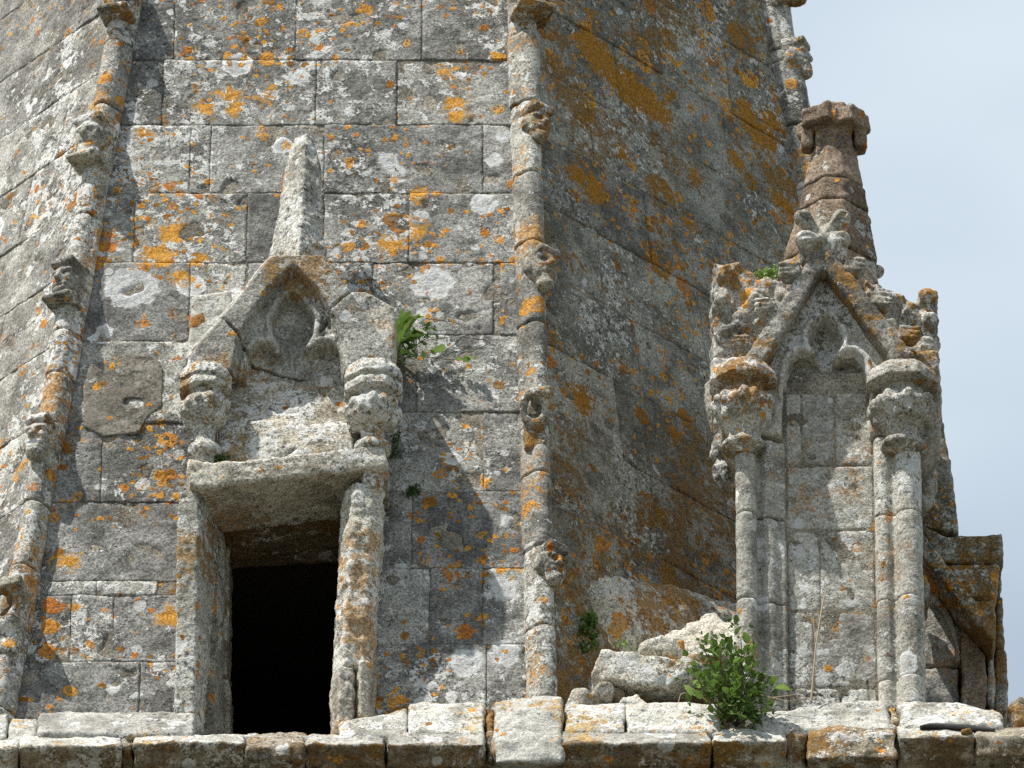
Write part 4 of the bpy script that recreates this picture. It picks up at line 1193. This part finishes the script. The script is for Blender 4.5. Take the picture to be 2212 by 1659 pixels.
# slate shard and pebble on the ledge
def shard():
    P = PXZ([(1985, 1566), (2010, 1560), (2090, 1563), (2150, 1572), (2148, 1579), (2080, 1574)], -.78)
    z = [p[1] for p in P]
    def f(x, y, zz):
        return smax(spoly(x, zz, P), np.abs(y + .73) - .05 , .004)
    P = np.array(P)
    o = carve('slate_shard', f, (P[:, 0].min(), -.80, P[:, 1].min()), (P[:, 0].max(), -.66, P[:, 1].max()), .006, M['slate'], None, wear=((.002, 12., 2),))
    props(o, 'thin dark slate shard lying on the ledge below the pinnacle', 'slate')
    q = PY(2088, 1582, -.80)
    o = carve('pebble', lambda x, y, zz: sell(x, y, zz, q, (.032, .03, .022)), q - .04, q + .04, .006, M['head'], None, wear=((.006, 20., 2),))
    props(o, 'small round brown pebble beside the slate shard', 'pebble')
shard()

# ------------------------------------------------------------------ plants
def tube(pts, r0, r1, n=5):
    pts = [np.asarray(p, float) for p in pts]
    V, F = [], []
    for i, p in enumerate(pts):
        d = norm(pts[min(i + 1, len(pts) - 1)] - pts[max(i - 1, 0)])
        a = norm(np.cross(d, [0.3, 1, 0.2])); b = np.cross(d, a)
        r = r0 + (r1 - r0) * i / (len(pts) - 1)
        for k in range(n):
            an = 2 * math.pi * k / n
            V.append(p + r * (math.cos(an) * a + math.sin(an) * b))
        if i:
            o = (i - 1) * n
            for k in range(n):
                F.append((o + k, o + (k + 1) % n, o + n + (k + 1) % n, o + n + k))
    return V, F
def join(parts):
    V, F = [], []
    for v, f in parts:
        o = len(V); V.extend(v); F.extend([tuple(i + o for i in q) for q in f])
    return V, F
def leaf_mesh(name, L, Wd, serr=0.0, mat=None, fold=.25, droop=.25):
    n = 6
    V, F = [], []
    for i in range(n + 1):
        t = i / n
        w = Wd * math.sin(math.pi * min(1, t * .92 + .06)) ** .8 * (1 + serr * (1 if i % 2 else -1))
        z = -droop * L * t * t
        V += [(-w, t * L, z + fold * w), (0, t * L, z), (w, t * L, z + fold * w)]
        if i:
            o = 3 * (i - 1)
            F += [(o, o + 1, o + 4, o + 3), (o + 1, o + 2, o + 5, o + 4)]
    me = bpy.data.meshes.new(name)
    me.from_pydata(V, [], F)
    me.materials.append(mat)
    me.polygons.foreach_set('use_smooth', np.ones(len(F), dtype=bool))
    return me
def put_leaf(name, me, p, q, parent, sc=1.0):
    o = bpy.data.objects.new(name, me)
    COL.objects.link(o)
    o.parent = parent
    o.location = np.asarray(p) - world_loc(parent)
    o.rotation_mode = 'QUATERNION'
    o.rotation_quaternion = q
    o.scale = (sc,) * 3
    return o
def rand_quat(r_, out):
    d = Vector(out) + Vector((r_.uniform(-.7, .7), r_.uniform(-.7, .3), r_.uniform(-.6, .6)))
    q = d.to_track_quat('Y', 'Z')
    from mathutils import Quaternion
    return q @ Quaternion((0, 1, 0), r_.uniform(-.9, .9))

bush = empty('leafy_bush', PY(1590, 1565, -.58), 'bushy green plant growing out of the ledge beside the pinnacle', 'bush')
br = random.Random(11)
root = PY(1590, 1568, -.55)
stems, tips = [], []
targets = [(1520, 1400), (1555, 1385), (1600, 1375), (1640, 1420), (1652, 1462), (1662, 1500), (1500, 1480), (1495, 1440), (1540, 1500), (1620, 1500), (1590, 1440), (1560, 1450),
           (1640, 1530), (1600, 1545), (1535, 1375), (1575, 1410), (1650, 1490), (1520, 1455), (1615, 1465), (1580, 1520), (1570, 1550), (1610, 1405)]
for u, v in targets:
    t_ = PY(u, v, br.uniform(-.85, -.45))
    m_ = (root + t_) / 2 + np.array([br.uniform(-.05, .05), br.uniform(-.08, .02), br.uniform(-.02, .06)])
    pts = [root + (m_ - root) * .5 * k if k < 2 else None for k in range(2)] + [m_, (m_ + t_) / 2 + np.array([0, 0, .01]), t_]
    stems.append(tube(pts, .006, .002))
    for k in range(15):
        s_ = br.uniform(.25, 1.0)
        c_ = m_ + (t_ - m_) * max(0, (s_ - .4) / .6) if s_ > .4 else root + (m_ - root) * s_ / .4
        tips.append((c_ + np.array([br.gauss(0, .035), br.gauss(0, .04), br.gauss(0, .035)]), norm(t_ - root)))
V, F = join(stems)
mesh_obj('stem', np.array(V), F, M['twig'], bush)
lms = [leaf_mesh('leaf', .050, .019, .12, M['leaf']), leaf_mesh('leaf', .042, .017, .1, M['leaf']), leaf_mesh('leaf', .058, .022, .12, M['leaf2'], .3, .35), leaf_mesh('leaf', .038, .016, .1, M['leaf'], .1, .1)]
br.shuffle(tips)
for p, d in tips[:290]:
    put_leaf('leaf', lms[br.choice([0, 0, 1, 1, 2, 3])], p, rand_quat(br, d), bush, br.uniform(.75, 1.3))
def leaf_mass(name, centres, parent, mat, L, spread, n, seed, fold=0.0):
    r_ = random.Random(seed)
    V, F = [], []
    for _ in range(n):
        c = np.asarray(r_.choice(centres)) + np.array([r_.gauss(0, spread), r_.gauss(0, spread * .7), r_.gauss(0, spread)])
        a = norm([r_.gauss(0, 1), r_.gauss(0, 1), r_.gauss(0, 1)]); b = norm(np.cross(a, [r_.gauss(0, 1), r_.gauss(0, 1), r_.gauss(0, 1)]))
        l = L * r_.uniform(.6, 1.2); o = len(V)
        V += [c, c + a * l * .5 + b * l * .32, c + a * l, c + a * l * .5 - b * l * .32]
        F.append((o, o + 1, o + 2, o + 3))
    return mesh_obj(name, np.array(V), F, mat, parent, False)
o = leaf_mass('foliage', [t[0] for t in tips], bush, M['leaf'], .032, .034, 850, 5); o['kind'] = 'stuff'
# trailing thin shoots of the bush
sh = []
for a, b, c_ in [((1640, 1500), (1700, 1515), (1760, 1505)), ((1630, 1530), (1665, 1545), (1690, 1565)), ((1500, 1490), (1470, 1500), (1462, 1530)), ((1650, 1510), (1720, 1500), (1735, 1480))]:
    sh.append(tube([PY(*a, -.62), PY(*b, -.66), PY(*c_, -.66)], .003, .0015))
for V, F in sh:
    mesh_obj('shoot', np.array(V), F, M['dry'], bush)

# sow thistle in the joint right of the dormer
th = empty('sow_thistle', PY(862, 770, .0), 'weed with long jagged leaves rooted in the joint right of the dormer', 'weed')
lb = leaf_mesh('long_leaf', .17, .022, .22, M['leaf2'], .35, .15)
lb2 = leaf_mesh('long_leaf', .12, .026, .25, M['leaf'], .3, .3)
for (u, v, Y, dx, dy, dz, me, sc) in [(858, 735, -.08, .10, -.1, 1, lb, 1.1), (860, 740, -.1, .55, -.3, .9, lb, 1.15), (862, 745, -.1, .9, -.3, .55, lb2, 1.2), (862, 700, -.1, .9, -.4, .2, lb, .9),
                                   (860, 760, -.1, 1, -.4, -.3, lb2, 1.1), (870, 735, -.08, .8, -.5, -.6, lb2, 1.0), (865, 715, -.1, .25, -.3, .7, lb2, 1.0), (880, 720, -.05, 1, -.3, .0, lb2, .9)]:
    put_leaf('long_leaf', me, PY(u, v, Y), Vector((dx, dy, dz)).to_track_quat('Y', 'Z'), th, sc)
V, F = join([tube([PY(858, 770, .02), PY(866, 735, -.06), PY(875, 700, -.1)], .006, .003), tube([PY(860, 765, .0), PY(900, 745, -.05), PY(945, 715, -.06)], .004, .002)])
mesh_obj('stem', np.array(V), F, M['leaf'], th)
o = leaf_mass('foliage', [PY(u, v, -.06) for u, v in [(868, 720), (880, 730), (900, 715), (920, 708), (940, 715), (885, 755), (870, 765), (905, 730)]], th, M['leaf'], .036, .022, 150, 9); o['kind'] = 'stuff'
cr = empty('creeper', PY(870, 780, .0), 'thin trailing creeper with a few leaves below the long-leaved weed', 'creeper')
V, F = join([tube([PY(862, 775, .02), PY(900, 768, -.04), PY(960, 776, -.03), (PY(1020, 778, .0))], .003, .0015),
             tube([PY(920, 688, -.02), PY(980, 695, .03), PY(1040, 722, .04), PY(1120, 770, .02)], .0025, .0012),
             tube([PY(920, 735, .0), PY(990, 725, .02), PY(1060, 728, .02)], .0025, .0012)])
mesh_obj('stem', np.array(V), F, M['twig'], cr)
lm = leaf_mesh('leaf', .05, .022, .15, M['leaf2'])
for u, v in [(918, 762), (935, 765), (948, 762), (985, 776), (1000, 780), (890, 752), (1014, 776), (880, 770)]:
    put_leaf('leaf', lm, PY(u, v, -.04), rand_quat(br, (br.uniform(-.5, 1), -.6, .1)), cr, br.uniform(.7, 1.2))

def tuft(name, u, v, Y, du, dv, mat, n, L, label, cat, seed):
    r_ = random.Random(seed)
    e = empty(name, PY(u, v, Y), label, cat)
    cs = [PY(u + r_.uniform(-du, du), v + r_.uniform(-dv, dv), Y) for _ in range(14)]
    o = leaf_mass('foliage', cs, e, mat, L, .012, n, seed); o['kind'] = 'stuff'
    return e
def onface(face_o, face_n, u, v): return hit(u, v, face_o, face_n)[1]
tuft('fern_tuft', 1272, 1375, onface(rm0, N_R, 1272, 1375) - .08, 13, 45, M['leaf'], 240, .034, 'dark green fern tuft hanging on the shaded spire face above the slab', 'fern', 21)
tuft('wall_weed', 1275, 1335, onface(rm0, N_R, 1275, 1335) - .07, 8, 9, M['leaf2'], 70, .03, 'small bright green sprig above the dark fern', 'weed', 22)
tuft('ledge_sprig', 1347, 1392, -.2, 10, 4, M['leaf2'], 30, .03, 'tiny sprig of leaves on top of the long broken slab', 'weed', 23)
tuft('moss_tuft', 476, 990, YD - .0, 12, 6, M['moss'], 160, .020, 'dark moss cushion at the left foot of the gable panel', 'moss', 24)
tuft('moss_clump', 890, 1062, onface(P0, NF, 890, 1062) - .01, 10, 9, M['moss'], 160, .022, 'dark moss clump in the wall joint right of the lintel', 'moss', 25)
tuft('moss_strip', 850, 960, onface(P0, NF, 850, 960) - .02, 6, 28, M['moss'], 160, .020, 'dark moss strip in the gap right of the gable capital', 'moss', 26)
tuft('grass_tuft', 1652, 590, YP + .3, 20, 5, M['leaf2'], 170, .026, 'pale grassy tuft on top of the pinnacle shoulder', 'grass', 27)
# dry stalk leaning on the pinnacle
st = empty('dry_stalk', PY(1755, 1515, -.6), 'dry straw stalk leaning against the pinnacle front', 'stalk')
V, F = join([tube([PY(1752, 1515, -.58), PY(1762, 1400, -.56), PY(1776, 1310, -.54), PY(1784, 1276, -.52)], .006, .004),
             tube([PY(1762, 1400, -.56), PY(1758, 1350, -.55), PY(1757, 1330, -.55)], .003, .002)])
mesh_obj('stem', np.array(V), F, M['dry'], st)
